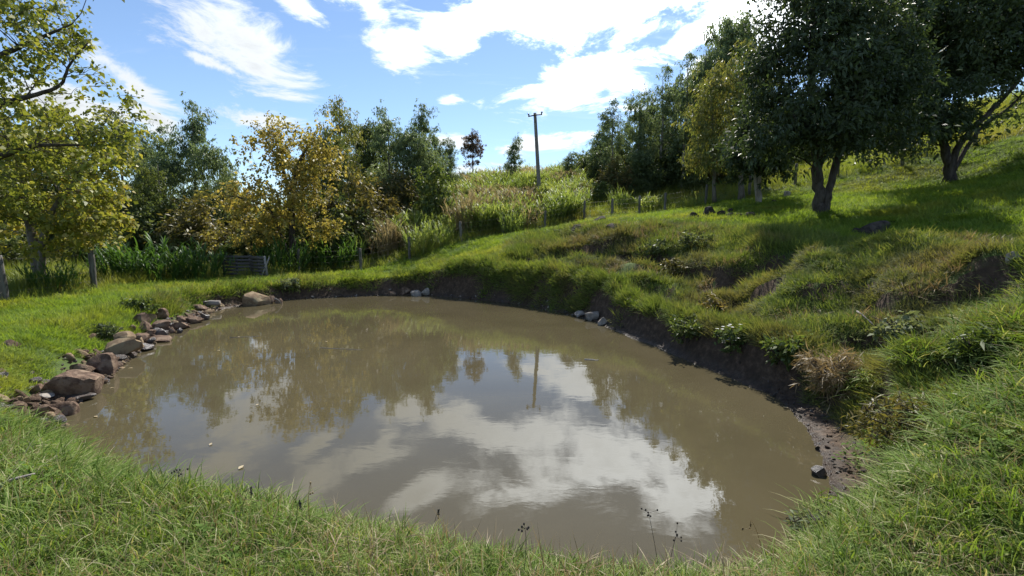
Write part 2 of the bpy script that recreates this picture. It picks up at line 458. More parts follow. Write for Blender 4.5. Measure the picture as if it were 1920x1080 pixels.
def ground_material():
    mt, n, out = new_mat('ground_soil_and_turf')
    g = n.new('ShaderNodeNewGeometry'); pos = g.outputs['Position']
    at_ = n.new('ShaderNodeAttribute', attribute_name='shore').outputs['Fac']
    nz = n.sep(g.outputs['True Normal'])[2]
    wob = n.noise(pos, 5.0, 5, 0.65)
    turf = n.ramp(n.noise(pos, 1.7, 6, 0.7), [(0.25, (0.030, 0.045, 0.010)), (0.5, (0.06, 0.095, 0.018)), (0.75, (0.11, 0.13, 0.03))])
    soil = n.ramp(n.noise(pos, 9.0, 6, 0.7), [(0.25, (0.024, 0.017, 0.011)), (0.52, (0.070, 0.046, 0.030)), (0.72, (0.15, 0.104, 0.070))])
    steep = n.smooth(n.m('MULTIPLY_ADD', wob, 0.22, n.m('SUBTRACT', nz, 0.11)), 0.58, 0.78)
    inland = n.smooth(n.m('MULTIPLY_ADD', wob, 0.5, at_), 0.45, 0.85)
    fac = n.m('MULTIPLY', steep, inland)
    col = n.mixc(fac, soil, turf)
    wet = n.smooth(n.m('MULTIPLY_ADD', wob, 0.35, at_), 0.16, 0.42)
    col = n.mixc(wet, n.mixc(1.0, soil, (0.55, 0.52, 0.5), 'MULTIPLY'), col)
    pb = n.new('ShaderNodeBsdfPrincipled'); n.put(pb.inputs['Base Color'], col)
    n.put(pb.inputs['Roughness'], n.smooth(wet, 0, 1, 0.32, 0.95)); pb.inputs['Specular IOR Level'].default_value = 0.35
    bp = n.new('ShaderNodeBump'); bp.inputs['Strength'].default_value = 0.8; bp.inputs['Distance'].default_value = 0.05
    n.put(bp.inputs['Height'], n.noise(pos, 14.0, 8, 0.72)); n.t.links.new(bp.outputs[0], pb.inputs['Normal'])
    n.t.links.new(pb.outputs[0], out.inputs[0])
    return mt


me = acc.mesh('ground', ground_material(), True)
a_ = me.attributes.new('shore', 'FLOAT', 'POINT'); a_.data.foreach_set('value', np.append(GD.ravel(), 3.0).astype(np.float32))
tag(obj('ground', me), kind='structure')


def water_material():
    mt, n, out = new_mat('muddy_pond_water')
    pos = n.new('ShaderNodeNewGeometry').outputs['Position']
    mud = n.ramp(n.noise(pos, 0.35, 5, 0.6, 0.6), [(0.3, (0.062, 0.052, 0.029)), (0.7, (0.086, 0.072, 0.041))])
    pb = n.new('ShaderNodeBsdfPrincipled'); n.put(pb.inputs['Base Color'], mud)
    pb.inputs['Roughness'].default_value = 0.02; pb.inputs['IOR'].default_value = 1.345
    bp = n.new('ShaderNodeBump'); bp.inputs['Strength'].default_value = 0.035; bp.inputs['Distance'].default_value = 0.02
    ripple = n.m('ADD', n.noise(n.vm('MULTIPLY', pos, (1.0, 1.8, 1.0)), 3.2, 3, 0.5, 0.4), n.m('MULTIPLY', n.noise(n.vm('MULTIPLY', pos, (1.0, 2.2, 1.0)), 13.0, 2, 0.5), 0.10))
    n.put(bp.inputs['Height'], ripple); n.t.links.new(bp.outputs[0], pb.inputs['Normal'])
    n.t.links.new(pb.outputs[0], out.inputs[0])
    return mt


acc = Acc()
cen = ring[:, :2].mean(0); o2 = cen + (ring[:, :2] - cen) * 1.06
acc.add(np.vstack([np.column_stack([o2, np.zeros(len(o2))]), [[*cen, 0]]]), None, [(k, (k + 1) % len(o2), len(o2)) for k in range(len(o2))])
tag(obj('pond_water', acc.mesh('pond_water', water_material())), kind='structure')

# ------------------------------------------------------------------ materials
M = {}
M['bark_grey'] = solid_mat('bark_grey', (0.10, 0.085, 0.07), (0.21, 0.19, 0.165), 9, 0.95, 0.7, 40, 0.1, (1, 1, 0.3))
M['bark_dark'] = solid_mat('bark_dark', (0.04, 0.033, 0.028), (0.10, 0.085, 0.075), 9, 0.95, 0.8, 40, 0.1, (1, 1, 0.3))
M['bark_pale'] = solid_mat('bark_pale', (0.22, 0.19, 0.16), (0.38, 0.35, 0.31), 5, 0.9, 0.4, 30, 0.1, (1, 1, 0.3))
M['post'] = solid_mat('weathered_post', (0.085, 0.078, 0.07), (0.20, 0.19, 0.175), 14, 0.95, 0.7, 60, 0.1, (1, 1, 0.12))
M['plank'] = solid_mat('weathered_plank', (0.075, 0.07, 0.068), (0.16, 0.15, 0.145), 9, 0.95, 0.5, 50, 0.1, (0.15, 1, 1))
M['plank_pale'] = solid_mat('pale_plank', (0.24, 0.22, 0.20), (0.38, 0.36, 0.33), 9, 0.95, 0.5, 50, 0.1, (1, 1, 0.15))
M['stone'] = solid_mat('brown_stone', (0.075, 0.048, 0.033), (0.20, 0.132, 0.092), 9, 0.9, 1.0, 22, 0.25, c=(0.23, 0.165, 0.115), cscale=5)
M['stone_sand'] = solid_mat('sandy_stone', (0.16, 0.112, 0.07), (0.28, 0.205, 0.13), 6, 0.95, 0.5, 30, 0.2, c=(0.26, 0.21, 0.13), cscale=3)
M['stone_wet'] = solid_mat('wet_stone', (0.035, 0.03, 0.028), (0.11, 0.09, 0.08), 8, 0.32, 0.6, 28, 0.5)
M['stone_pale'] = solid_mat('pale_stone', (0.20, 0.175, 0.15), (0.36, 0.32, 0.28), 7, 0.9, 0.5, 28, 0.25)
M['stone_dark'] = solid_mat('dark_field_stone', (0.028, 0.024, 0.022), (0.085, 0.07, 0.06), 8, 0.95, 0.8, 24, 0.15, c=(0.05, 0.06, 0.03), cscale=3)
M['wire'] = solid_mat('rusty_wire', (0.10, 0.08, 0.07), (0.2, 0.18, 0.16), 20, 0.6, 0.1, 40, 0.4)
M['pole'] = solid_mat('pole_wood', (0.15, 0.135, 0.125), (0.26, 0.24, 0.225), 5, 0.9, 0.5, 40, 0.15, (1, 1, 0.08))
M['porcelain'] = solid_mat('dark_porcelain', (0.05, 0.04, 0.04), (0.08, 0.065, 0.06), 5, 0.3, 0.0, 40, 0.5)
M['log'] = solid_mat('bleached_log', (0.17, 0.15, 0.135), (0.30, 0.275, 0.25), 9, 0.9, 0.5, 50, 0.1, (0.2, 1, 1))
M['stick'] = solid_mat('dark_stick', (0.03, 0.026, 0.024), (0.07, 0.06, 0.055), 9, 0.7, 0.4, 50, 0.2)
M['dead_leaf'] = leaf_mat('dead_leaf', [(0, (0.32, 0.24, 0.13)), (1, (0.5, 0.42, 0.28))], 0.2)

M['l_yellowgreen'] = leaf_mat('yellow_green_leaves', [(0.0, (0.10, 0.125, 0.028)), (0.4, (0.20, 0.225, 0.045)), (0.75, (0.34, 0.32, 0.07)), (1.0, (0.44, 0.31, 0.09))], 0.46, (1.2, 1.18, 0.6), nscale=0.7)
M['l_gold'] = leaf_mat('golden_leaves', [(0.0, (0.16, 0.17, 0.04)), (0.4, (0.31, 0.275, 0.07)), (0.75, (0.44, 0.345, 0.10)), (1.0, (0.42, 0.27, 0.11))], 0.5, (1.15, 1.08, 0.65), nscale=0.5)
M['l_euc'] = leaf_mat('grey_green_leaves', [(0.0, (0.075, 0.105, 0.050)), (0.5, (0.15, 0.20, 0.095)), (1.0, (0.25, 0.30, 0.16))], 0.45, (1.15, 1.15, 0.7), 0.5, 0.3, nscale=0.35)
M['l_eucyellow'] = leaf_mat('olive_leaves', [(0.0, (0.075, 0.11, 0.032)), (0.5, (0.16, 0.195, 0.06)), (1.0, (0.30, 0.26, 0.095))], 0.45, nscale=0.35)
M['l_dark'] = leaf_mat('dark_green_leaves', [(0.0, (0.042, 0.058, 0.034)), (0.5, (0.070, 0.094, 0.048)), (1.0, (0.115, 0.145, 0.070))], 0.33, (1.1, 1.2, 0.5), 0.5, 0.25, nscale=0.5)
M['l_under'] = leaf_mat('undergrowth_leaves', [(0.0, (0.055, 0.080, 0.034)), (0.5, (0.105, 0.140, 0.055)), (1.0, (0.19, 0.21, 0.085))], 0.42, nscale=0.45)
M['l_olive'] = leaf_mat('dry_olive_leaves', [(0.0, (0.075, 0.075, 0.028)), (0.5, (0.14, 0.13, 0.045)), (1.0, (0.24, 0.18, 0.075))], 0.38, nscale=0.5)
M['l_red'] = leaf_mat('russet_leaves', [(0.0, (0.065, 0.070, 0.040)), (0.5, (0.125, 0.095, 0.060)), (1.0, (0.19, 0.115, 0.075))], 0.4, (1.2, 1.0, 0.7), nscale=0.5)
M['l_bush'] = leaf_mat('bush_leaves', [(0.0, (0.055, 0.085, 0.024)), (0.5, (0.10, 0.145, 0.04)), (1.0, (0.19, 0.215, 0.075))], 0.4, nscale=0.5)
M['l_pale'] = leaf_mat('pale_weed_leaves', [(0.0, (0.12, 0.15, 0.085)), (0.5, (0.20, 0.23, 0.14)), (1.0, (0.30, 0.32, 0.21))], 0.35, rough=0.7, spec=0.12, nscale=2.0)
M['l_weed'] = leaf_mat('clover_leaves', [(0.0, (0.06, 0.11, 0.025)), (0.5, (0.11, 0.18, 0.04)), (1.0, (0.18, 0.26, 0.07))], 0.4, rough=0.75, spec=0.08, nscale=1.5)
M['petal'] = leaf_mat('white_petals', [(0.0, (0.6, 0.6, 0.56)), (1.0, (0.8, 0.8, 0.77))], 0.3, (1, 1, 1))
M['g_lawn'] = leaf_mat('lawn_grass', [(0.0, (0.09, 0.145, 0.024)), (0.35, (0.155, 0.24, 0.036)), (0.7, (0.235, 0.315, 0.055)), (0.9, (0.32, 0.35, 0.09)), (1.0, (0.45, 0.40, 0.20))],
                       0.48, (1.25, 1.2, 0.5), 0.65, 0.12, 0.45, 0.6, 0.7, 0.2, tint=(0.28, 0.295, 0.06), tscale=0.33)
M['g_bank'] = leaf_mat('bank_grass', [(0.0, (0.070, 0.11, 0.026)), (0.4, (0.145, 0.20, 0.046)), (0.7, (0.225, 0.255, 0.072)), (0.9, (0.31, 0.275, 0.12)), (1.0, (0.40, 0.33, 0.19))],
                       0.42, (1.2, 1.15, 0.55), 0.65, 0.12, 0.9, 0.6, 0.9, 0.2, tint=(0.175, 0.15, 0.07), tscale=0.5)
M['g_dry'] = leaf_mat('dry_grass', [(0.0, (0.15, 0.11, 0.055)), (0.5, (0.30, 0.225, 0.12)), (1.0, (0.44, 0.35, 0.21))], 0.35, (1.1, 1.0, 0.7), nscale=0.8)
M['g_fore'] = leaf_mat('foreground_grass', [(0.0, (0.070, 0.115, 0.022)), (0.35, (0.13, 0.21, 0.038)), (0.62, (0.205, 0.295, 0.058)), (0.80, (0.28, 0.32, 0.11)), (1.0, (0.48, 0.44, 0.28))],
                       0.40, (1.2, 1.15, 0.5), 0.6, 0.15, 1.1, 0.9, 0.7, 0.1)
M['g_tall'] = leaf_mat('tall_grass', [(0.0, (0.11, 0.155, 0.03)), (0.5, (0.21, 0.265, 0.055)), (1.0, (0.35, 0.35, 0.12))], 0.48, nscale=0.5, tint=(0.25, 0.225, 0.06), tscale=0.2)
M['cane'] = leaf_mat('cane_grass', [(0.0, (0.12, 0.18, 0.05)), (0.5, (0.23, 0.30, 0.09)), (1.0, (0.38, 0.40, 0.19))], 0.45, nscale=0.6, rough=0.5)
M['cane_dark'] = leaf_mat('dark_cane_grass', [(0.0, (0.035, 0.085, 0.024)), (0.5, (0.075, 0.15, 0.038)), (1.0, (0.15, 0.22, 0.065))], 0.42, nscale=0.6)  # the arching clumps' own darker green
M['cane_brown'] = leaf_mat('withered_cane', [(0.0, (0.18, 0.15, 0.085)), (0.5, (0.33, 0.275, 0.16)), (1.0, (0.46, 0.40, 0.26))], 0.4, (1.1, 1.0, 0.7), nscale=0.6)


# ------------------------------------------------------------------ trees
def bez(a, c, b, k):
    t = np.linspace(0, 1, k)[:, None]; return (1 - t) ** 2 * a + 2 * t * (1 - t) * c + t * t * b


def grow(seed, stems, blobs, nclump, per, leaf=(0.16, 0.09), cr=0.55, droop=0.3, flat=0.75, bough=0.02, sides=7, wob=0.06, shell=0.55, twigs=3):
    """wood and crown meshes in local space. stems: lists of (x,y,z,r); blobs: (x,y,z,rx,ry,rz,weight)"""
    r = np.random.default_rng(seed); wood, crown = Acc(), Acc(); pool, prad = [], []
    for st in stems:
        st = np.array(st, float); k = 5 * (len(st) - 1) + 1; t = np.linspace(0, len(st) - 1, k)
        P = np.column_stack([np.interp(t, np.arange(len(st)), st[:, c]) for c in range(4)])
        for _ in range(2): P[1:-1] = (P[:-2] + 2 * P[1:-1] + P[2:]) / 4
        P[1:-1, :2] += r.normal(size=(k - 2, 2)) * wob * P[1:-1, 3:4] * 2.5
        rr = P[:, 3].copy()
        if st[0, 2] < 0.05:
            rr *= 1 + 0.35 * np.exp(-P[:, 2] / 0.18)
            P[0, 2] -= 0.15
        wood.tube(P[:, :3], rr, sides + 2); pool += list(P[2:, :3]); prad += list(P[2:, 3])
    B = np.array(blobs, float); wts = B[:, 6] * (B[:, 3] * B[:, 4] * B[:, 5]) ** 0.7; wts /= wts.sum()
    which = r.choice(len(B), nclump, p=wts); u = unit(nclump, r) * (r.random(nclump) ** (1 / 3) * (1 - shell) + shell)[:, None]
    C = B[which, :3] + u * B[which, 3:6]
    pool, prad = np.array(pool), np.array(prad); base = pool.mean(0)
    C = C[np.argsort(np.linalg.norm(C - base, axis=1))]
    for c in C:
        dv = pool - c; ds = np.linalg.norm(dv, axis=1) + 1.3 * np.maximum(0, dv[:, 2] + 0.25 * np.hypot(dv[:, 0], dv[:, 1])) + 0.15 / (prad + 0.02) * 0.1
        b = int(np.argmin(ds)); s = pool[b]; ln = np.linalg.norm(c - s)
        mid = (s + c) / 2 + np.array([0, 0, 0.18 * ln]) + r.normal(size=3) * 0.10 * ln
        k = max(4, int(ln / 0.35)); k = min(k, 10); path = bez(s, mid, c, k); path[1:-1] += r.normal(size=(k - 2, 3)) * 0.03 * ln / 2
        r0 = min(prad[b] * 0.7, bough * (0.6 + 0.55 * ln)); rs = np.linspace(r0, 0.006, k)
        wood.tube(path, rs, 5, False); pool = np.vstack([pool, path[1:]]); prad = np.append(prad, rs[1:])
        sz = cr * r.uniform(0.6, 1.3); N = int(per * r.uniform(0.5, 1.4))
        for _ in range(twigs):
            e = c + unit(1, r)[0] * sz * 0.8 * np.array([1, 1, 0.6]); wood.tube(bez(c, (c + e) / 2 + [0, 0, 0.08], e, 4), [0.007, 0.005, 0.004, 0.002], 3, False)
        ctr = c + unit(1, r)[0] * sz * 0.2
        sub = ctr + r.normal(size=(max(3, N // 14), 3)) * sz * np.array([0.5, 0.5, 0.5 * flat])
        pos = sub[r.integers(0, len(sub), N)] + r.normal(size=(N, 3)) * sz * 0.17
        ax = unit(N, r) * 0.8 + (pos - ctr) / (sz + 1e-6) * 0.35; ax[:, 2] -= droop * 1.3
        nm = unit(N, r) * 0.75; nm[:, 2] += 0.6
        f = np.clip(np.exp(r.normal(size=N) * .34), .4, 1.7) * .9; crown.leaves(pos, ax, nm, leaf[0] * f, leaf[1] * f)
    return wood, crown


def plant_tree(name, label, cat, base, wood, crown, bark, leafm, group=None, rz=0, sc=1.0):
    root = tag(empty(name, base, rz, sc), label, cat, group)
    obj('trunk', wood if isinstance(wood, bpy.types.Mesh) else wood.mesh('trunk', M[bark], True), root)
    obj('crown', crown if isinstance(crown, bpy.types.Mesh) else crown.mesh('crown', M[leafm]), root)
    return root


def pxb(base, Y, blobs):
    """crown lobes read off the photo at the tree's own distance: (px, py, half width px, half height px, nearer(-)/farther(+) metres, weight)"""
    out = []
    for (px, py, rx, ry, dY, wgt) in blobs:
        p = at(px, py, Y + dY) - base; k = (Y + dY) / FPX
        out.append((p[0], p[1], p[2], rx * k, rx * k * 0.85, ry * k, wgt))
    return out


def pxs(base, Y, pts):
    """a stem through photo points: (px, py, dY, radius)"""
    out = []
    for (px, py, dY, r) in pts:
        p = at(px, py, Y + dY) - base; out.append((p[0], p[1], p[2], r))
    out[0] = (out[0][0], out[0][1], min(out[0][2], 0.0), out[0][3])
    return out


# -- left foreground tree with yellowing leaves, forked low, and its neighbour whose boughs reach in from outside the frame
Y = 15.8; b = gpt(72, 520, Y)
w, c = grow(11, [pxs(b, Y, [(75, 522, 0, .17), (66, 470, 0, .15), (56, 430, .1, .12), (50, 340, .2, .10), (60, 250, .3, .06)]),
                 pxs(b, Y, [(68, 486, 0, .12), (82, 440, -.2, .10), (100, 390, -.4, .08), (150, 330, -.7, .05)])],
            pxb(b, Y, [(100, 340, 110, 80, 0, 1), (165, 420, 62, 30, -.6, 1.3), (60, 420, 110, 55, -.5, .9), (95, 255, 105, 55, .4, .8), (195, 270, 45, 60, 0, .7), (-60, 340, 110, 110, 0, .6), (110, 460, 55, 14, -.8, .6)]),
            165, 82, (0.155, 0.10), 0.62, 0.35, 0.5, 0.018, shell=0.3)
plant_tree('yellowing_tree', 'forked tree with yellow green leaves behind the leftmost fence posts', 'tree', b, w, c, 'bark_grey', 'l_yellowgreen')
Y = 11.5; b = gpt(-190, 560, Y)
w, c = grow(12, [pxs(b, Y, [(-190, 600, 0, .24), (-180, 450, 0, .2), (-170, 320, 0, .17), (-150, 150, .2, .12), (-120, -40, .4, .07)]),
                 pxs(b, Y, [(-172, 330, 0, .12), (-60, 318, -.2, .085), (0, 292, -.2, .07), (60, 272, -.3, .05), (160, 272, -.4, .02)]),
                 pxs(b, Y, [(-165, 250, 0, .11), (-50, 225, .1, .08), (0, 196, .1, .065), (60, 180, 0, .05), (115, 162, 0, .035), (130, 120, 0, .025), (165, 80, 0, .015)]),
                 pxs(b, Y, [(-158, 180, 0, .11), (-40, 120, .2, .07), (0, 104, .2, .06), (60, 78, .2, .045), (135, 45, .1, .015)])],
            pxb(b, Y, [(50, 60, 95, 60, 0, 1.3), (20, -20, 130, 50, .3, 1), (165, 130, 50, 42, 0, 1.0), (215, 195, 38, 35, 0, .55), (90, 245, 120, 50, -.3, 1.5), (60, 330, 130, 45, -.3, 1.1), (-120, 100, 160, 180, 0, .5), (60, 170, 80, 30, .5, .4), (180, 240, 50, 28, -.3, .9)]),
            190, 52, (0.115, 0.075), 0.50, 0.35, 0.5, 0.014, shell=0.25)
plant_tree('overhanging_tree', 'tree reaching in from the left edge, bare boughs and yellow green leaves against the sky', 'tree', b, w, c, 'bark_dark', 'l_yellowgreen')

# -- the golden tree behind the pallets
Y = 22.5; b = gpt(546, 500, Y)
w, c = grow(13, [pxs(b, Y, [(546, 502, 0, .15), (547, 440, 0, .13), (550, 345, 0, .11), (556, 312, 0, .08), (590, 250, 0, .035)]),
                 pxs(b, Y, [(550, 346, 0, .09), (535, 320, 0, .07), (512, 285, 0, .05), (490, 248, 0, .02)]),
                 pxs(b, Y, [(548, 420, 0, .09), (510, 390, -.4, .06), (460, 372, -.7, .045), (415, 365, -.8, .02)])],
            pxb(b, Y, [(555, 290, 75, 60, 0, 1.1), (505, 260, 40, 28, 0, .6), (600, 330, 38, 70, 0, 1.0), (500, 375, 80, 42, -.6, 1.0), (480, 438, 38, 34, -.8, 1.3), (600, 425, 30, 28, -.6, 1.2), (440, 395, 40, 60, -.4, .9), (550, 370, 55, 40, 0, .7), (598, 250, 35, 22, 0, .6)]),
            180, 72, (0.145, 0.095), 0.64, 0.4, 0.75, 0.018, shell=0.3)
plant_tree('golden_tree', 'tree with golden brown autumn leaves behind the upright pallets', 'tree', b, w, c, 'bark_dark', 'l_gold')

# -- the big dark tree with two stems, the broad one behind it and the small pale-trunked one
Y = 16.0; b = gpt(1540, 402, Y)
w, c = grow(14, [pxs(b, Y, [(1536, 404, 0, .185), (1535, 370, 0, .17), (1533, 320, 0, .165), (1528, 240, 0, .14), (1520, 120, 0, .10), (1525, 10, .2, .05)]),
                 pxs(b, Y, [(1548, 402, -.1, .125), (1551, 372, -.1, .115), (1564, 318, -.1, .11), (1590, 230, 0, .10), (1620, 110, .2, .05)])],
            pxb(b, Y, [(1545, 130, 135, 110, 0, 1), (1480, 240, 75, 48, -.3, 1), (1615, 235, 80, 46, -.2, 1), (1680, 190, 50, 70, .2, .9), (1440, 150, 40, 60, 0, .8), (1420, 270, 35, 30, 0, .7), (1480, 90, 55, 60, 0, .9), (1600, 60, 105, 75, .3, 1), (1550, 255, 80, 32, -.8, .9), (1530, 20, 100, 45, 0, .8), (1630, 160, 60, 80, .3, .9), (1560, 180, 90, 80, -1.8, .8), (1560, -60, 130, 60, .5, .7)]),
            250, 235, (0.17, 0.058), 0.62, 0.45, 0.8, 0.02, shell=0.35)
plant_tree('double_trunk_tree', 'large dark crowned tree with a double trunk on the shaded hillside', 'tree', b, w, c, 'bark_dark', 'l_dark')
Y = 21.0; b = gpt(1782, 341, Y)
w, c = grow(15, [pxs(b, Y, [(1782, 343, 0, .22), (1781, 315, 0, .18), (1772, 282, 0, .16), (1755, 200, 0, .12), (1745, 80, 0, .06)]),
                 pxs(b, Y, [(1778, 300, 0, .15), (1800, 265, -.2, .12), (1850, 215, -.4, .10), (1900, 165, -.6, .07), (1960, 80, -.6, .03)]),
                 pxs(b, Y, [(1779, 296, 0, .10), (1835, 240, .1, .07), (1890, 205, .2, .05), (1940, 150, .2, .02)])],
            pxb(b, Y, [(1740, 150, 95, 120, 0, 1), (1725, 240, 72, 42, -.3, 1.1), (1800, 60, 130, 90, 0, 1), (1860, 110, 80, 70, -.4, .6), (1670, 215, 60, 60, 0, 1.0), (1940, 60, 90, 90, 0, .8), (1860, 30, 120, 90, 0, .8), (1700, 70, 70, 90, -.5, .9), (1900, 130, 70, 50, -.2, .8), (1940, 200, 50, 35, 0, .6), (1730, 0, 110, 70, 0, .9), (1920, 180, 40, 35, 0, .35), (1780, 190, 70, 55, -1.5, .9), (1820, -70, 150, 60, 0, .6)]),
            290, 225, (0.20, 0.078), 0.80, 0.4, 0.8, 0.022, shell=0.35)
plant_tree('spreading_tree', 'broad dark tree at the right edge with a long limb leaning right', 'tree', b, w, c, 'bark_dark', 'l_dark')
Y = 21.0; b = gpt(1422, 382, Y)
w, c = grow(16, [pxs(b, Y, [(1423, 384, 0, .12), (1422, 355, 0, .10), (1423, 334, 0, .10), (1440, 290, 0, .06), (1450, 250, 0, .03)]),
                 pxs(b, Y, [(1423, 340, 0, .07), (1414, 320, -.1, .06), (1400, 285, -.2, .03)])],
            pxb(b, Y, [(1425, 270, 55, 38, 0, 1), (1395, 290, 32, 25, -.3, 1), (1450, 300, 35, 28, 0, 1), (1430, 225, 40, 35, 0, .8)]),
            90, 95, (0.20, 0.085), 0.55, 0.4, 0.8, 0.02, shell=0.3)
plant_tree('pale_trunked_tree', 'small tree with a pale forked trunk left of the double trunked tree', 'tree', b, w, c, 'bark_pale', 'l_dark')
Y = 26.5; b = gpt(1392, 372, Y)
w, c = grow(17, [pxs(b, Y, [(1390, 375, 0, .16), (1388, 300, 0, .13), (1385, 200, 0, .09), (1395, 100, 0, .04)]), pxs(b, Y, [(1340, 372, .4, .10), (1338, 300, .4, .08), (1335, 190, .4, .04)])],
            pxb(b, Y, [(1390, 160, 62, 60, 0, 1), (1360, 210, 68, 60, 0, 1), (1345, 280, 55, 40, 0, .8), (1410, 240, 50, 60, 0, .9), (1400, 105, 32, 26, 0, .8), (1330, 230, 35, 45, .4, .8)]),
            190, 105, (0.20, 0.055), 0.62, 0.8, 0.95, 0.014, shell=0.35)
plant_tree('olive_tree', 'light olive leaved tree against the left side of the dark double trunked tree', 'tree', b, w, c, 'bark_grey', 'l_eucyellow')

# -- eucalyptus and other background trees: a few growth forms, each copied with its own size and turn
PROTO = {}


def proto(key, seed, h, r0, blobs, n, per, leaf, cr, bark, leafm, droop=0.8, flat=1.0, lean=0.02, shell=0.3, bough=0.012, top=0.96):
    rr = np.random.default_rng(seed)
    st = [(0, 0, 0, r0), (lean * h * .3, .05, h * .3, r0 * .8), (lean * h * .6, -.08, h * .6, r0 * .55), (lean * h, .05, h * top, r0 * .14)]
    w, c = grow(seed, [st], blobs, n, per, leaf, cr, droop, flat, bough, 5, shell=shell, twigs=1)
    PROTO[key] = (w.mesh('trunk', M[bark], True), c.mesh('crown', M[leafm]), h)


def spire(h, w, lo, k, seed):
    r = np.random.default_rng(seed); out = []
    for i in range(k):
        t = i / (k - 1); z = h * (lo + (0.97 - lo) * t); q = w * (0.55 + 0.45 * math.sin(math.pi * (0.2 + 0.7 * t))) * (1.1 - 0.55 * t)
        out.append((r.normal() * w * .28, r.normal() * w * .28, z, q * .8, q * .8, h * (1 - lo) / k * .75, 1))
    return out


proto('euc_a', 31, 10, .15, spire(10, 2.2, .24, 8, 1), 130, 120, (0.22, 0.07), 0.58, 'bark_grey', 'l_euc')
proto('euc_b', 32, 10, .14, spire(10, 1.9, .36, 7, 2), 90, 95, (0.21, 0.065), 0.50, 'bark_pale', 'l_euc', lean=.03)
proto('euc_c', 33, 10, .15, spire(10, 2.8, .16, 8, 3), 170, 130, (0.23, 0.075), 0.66, 'bark_grey', 'l_euc', lean=-.02)
proto('euc_tuft', 34, 10, .13, [(0.1, 0, 8.6, 1.2, 1.2, 1.3, 1), (0, .1, 7.2, 1.0, 1.0, 1.0, .6), (.4, 0, 5.5, .9, .9, .9, .5)], 80, 130, (0.22, 0.07), 0.55, 'bark_pale', 'l_euc')
proto('euc_y', 35, 10, .15, spire(10, 2.4, .20, 8, 4), 150, 125, (0.22, 0.075), 0.62, 'bark_grey', 'l_eucyellow')
proto('dark_round', 36, 8, .17, [(0, 0, 5.4, 2.0, 2.0, 1.9, 1), (.9, .2, 4.2, 1.5, 1.5, 1.3, 1), (-1, -.2, 3.8, 1.5, 1.5, 1.4, 1), (.1, .3, 6.8, 1.2, 1.2, 1.0, .8)], 110, 125, (0.22, 0.09), 0.62, 'bark_dark', 'l_under', .4, .8)
proto('russet', 37, 8, .13, [(.2, 0, 6.5, 1.2, 1.2, 1.0, 1), (1.1, 0, 5.3, .8, .8, .8, .8), (-1.0, .2, 5.4, .9, .9, .9, .8), (-.3, 0, 7.4, .7, .7, .5, .6), (.7, .2, 3.9, .8, .8, .6, .5), (-.9, 0, 3.6, .7, .7, .6, .5)], 90, 85, (0.20, 0.09), 0.46, 'bark_dark', 'l_red', .4, .9)
proto('bush_round', 38, 3, .06, [(0, 0, 1.7, 1.2, 1.2, 1.0, 1), (.8, .2, 1.1, .9, .9, .8, 1), (-.8, 0, 1.2, 1.0, .9, .9, 1), (.1, -.6, .8, 1.0, .8, .7, 1)], 70, 115, (0.16, 0.075), 0.42, 'bark_dark', 'l_under', .3, .9, top=.7)
proto('bush_olive', 39, 3, .05, [(0, 0, 1.8, 1.1, 1.1, 1.0, 1), (.7, .2, 1.2, .8, .8, .8, 1), (-.8, 0, 1.3, .9, .9, .9, 1), (0, -.5, .8, .9, .8, .7, 1)], 65, 110, (0.17, 0.065), 0.42, 'bark_grey', 'l_olive', .4, .9, top=.7)
proto('bush_green', 40, 3, .05, [(0, 0, 1.9, .9, .9, 1.0, 1), (.5, .2, 1.1, .9, .8, .8, 1), (-.6, 0, 1.1, .9, .9, .8, 1)], 60, 110, (0.17, 0.075), 0.42, 'bark_grey', 'l_bush', .4, .9, top=.7)


def put_tree(key, name, label, px, top, Y, group=None, cat='tree', wide=1.0, rz=None, sink=0.0):
    """a copy of a growth form below that photo column, tall enough to reach that photo row"""
    w, c, h = PROTO[key]
    p = at(px, 400, Y); z = gz(p[0], Y) - sink; ht = at(px, top, Y)[2] - z; s = ht / h
    return plant_tree(name, label, cat, (p[0], Y, z), w, c, None, None, group, rng.uniform(0, 6.28) if rz is None else rz, (s * wide, s * wide, s))


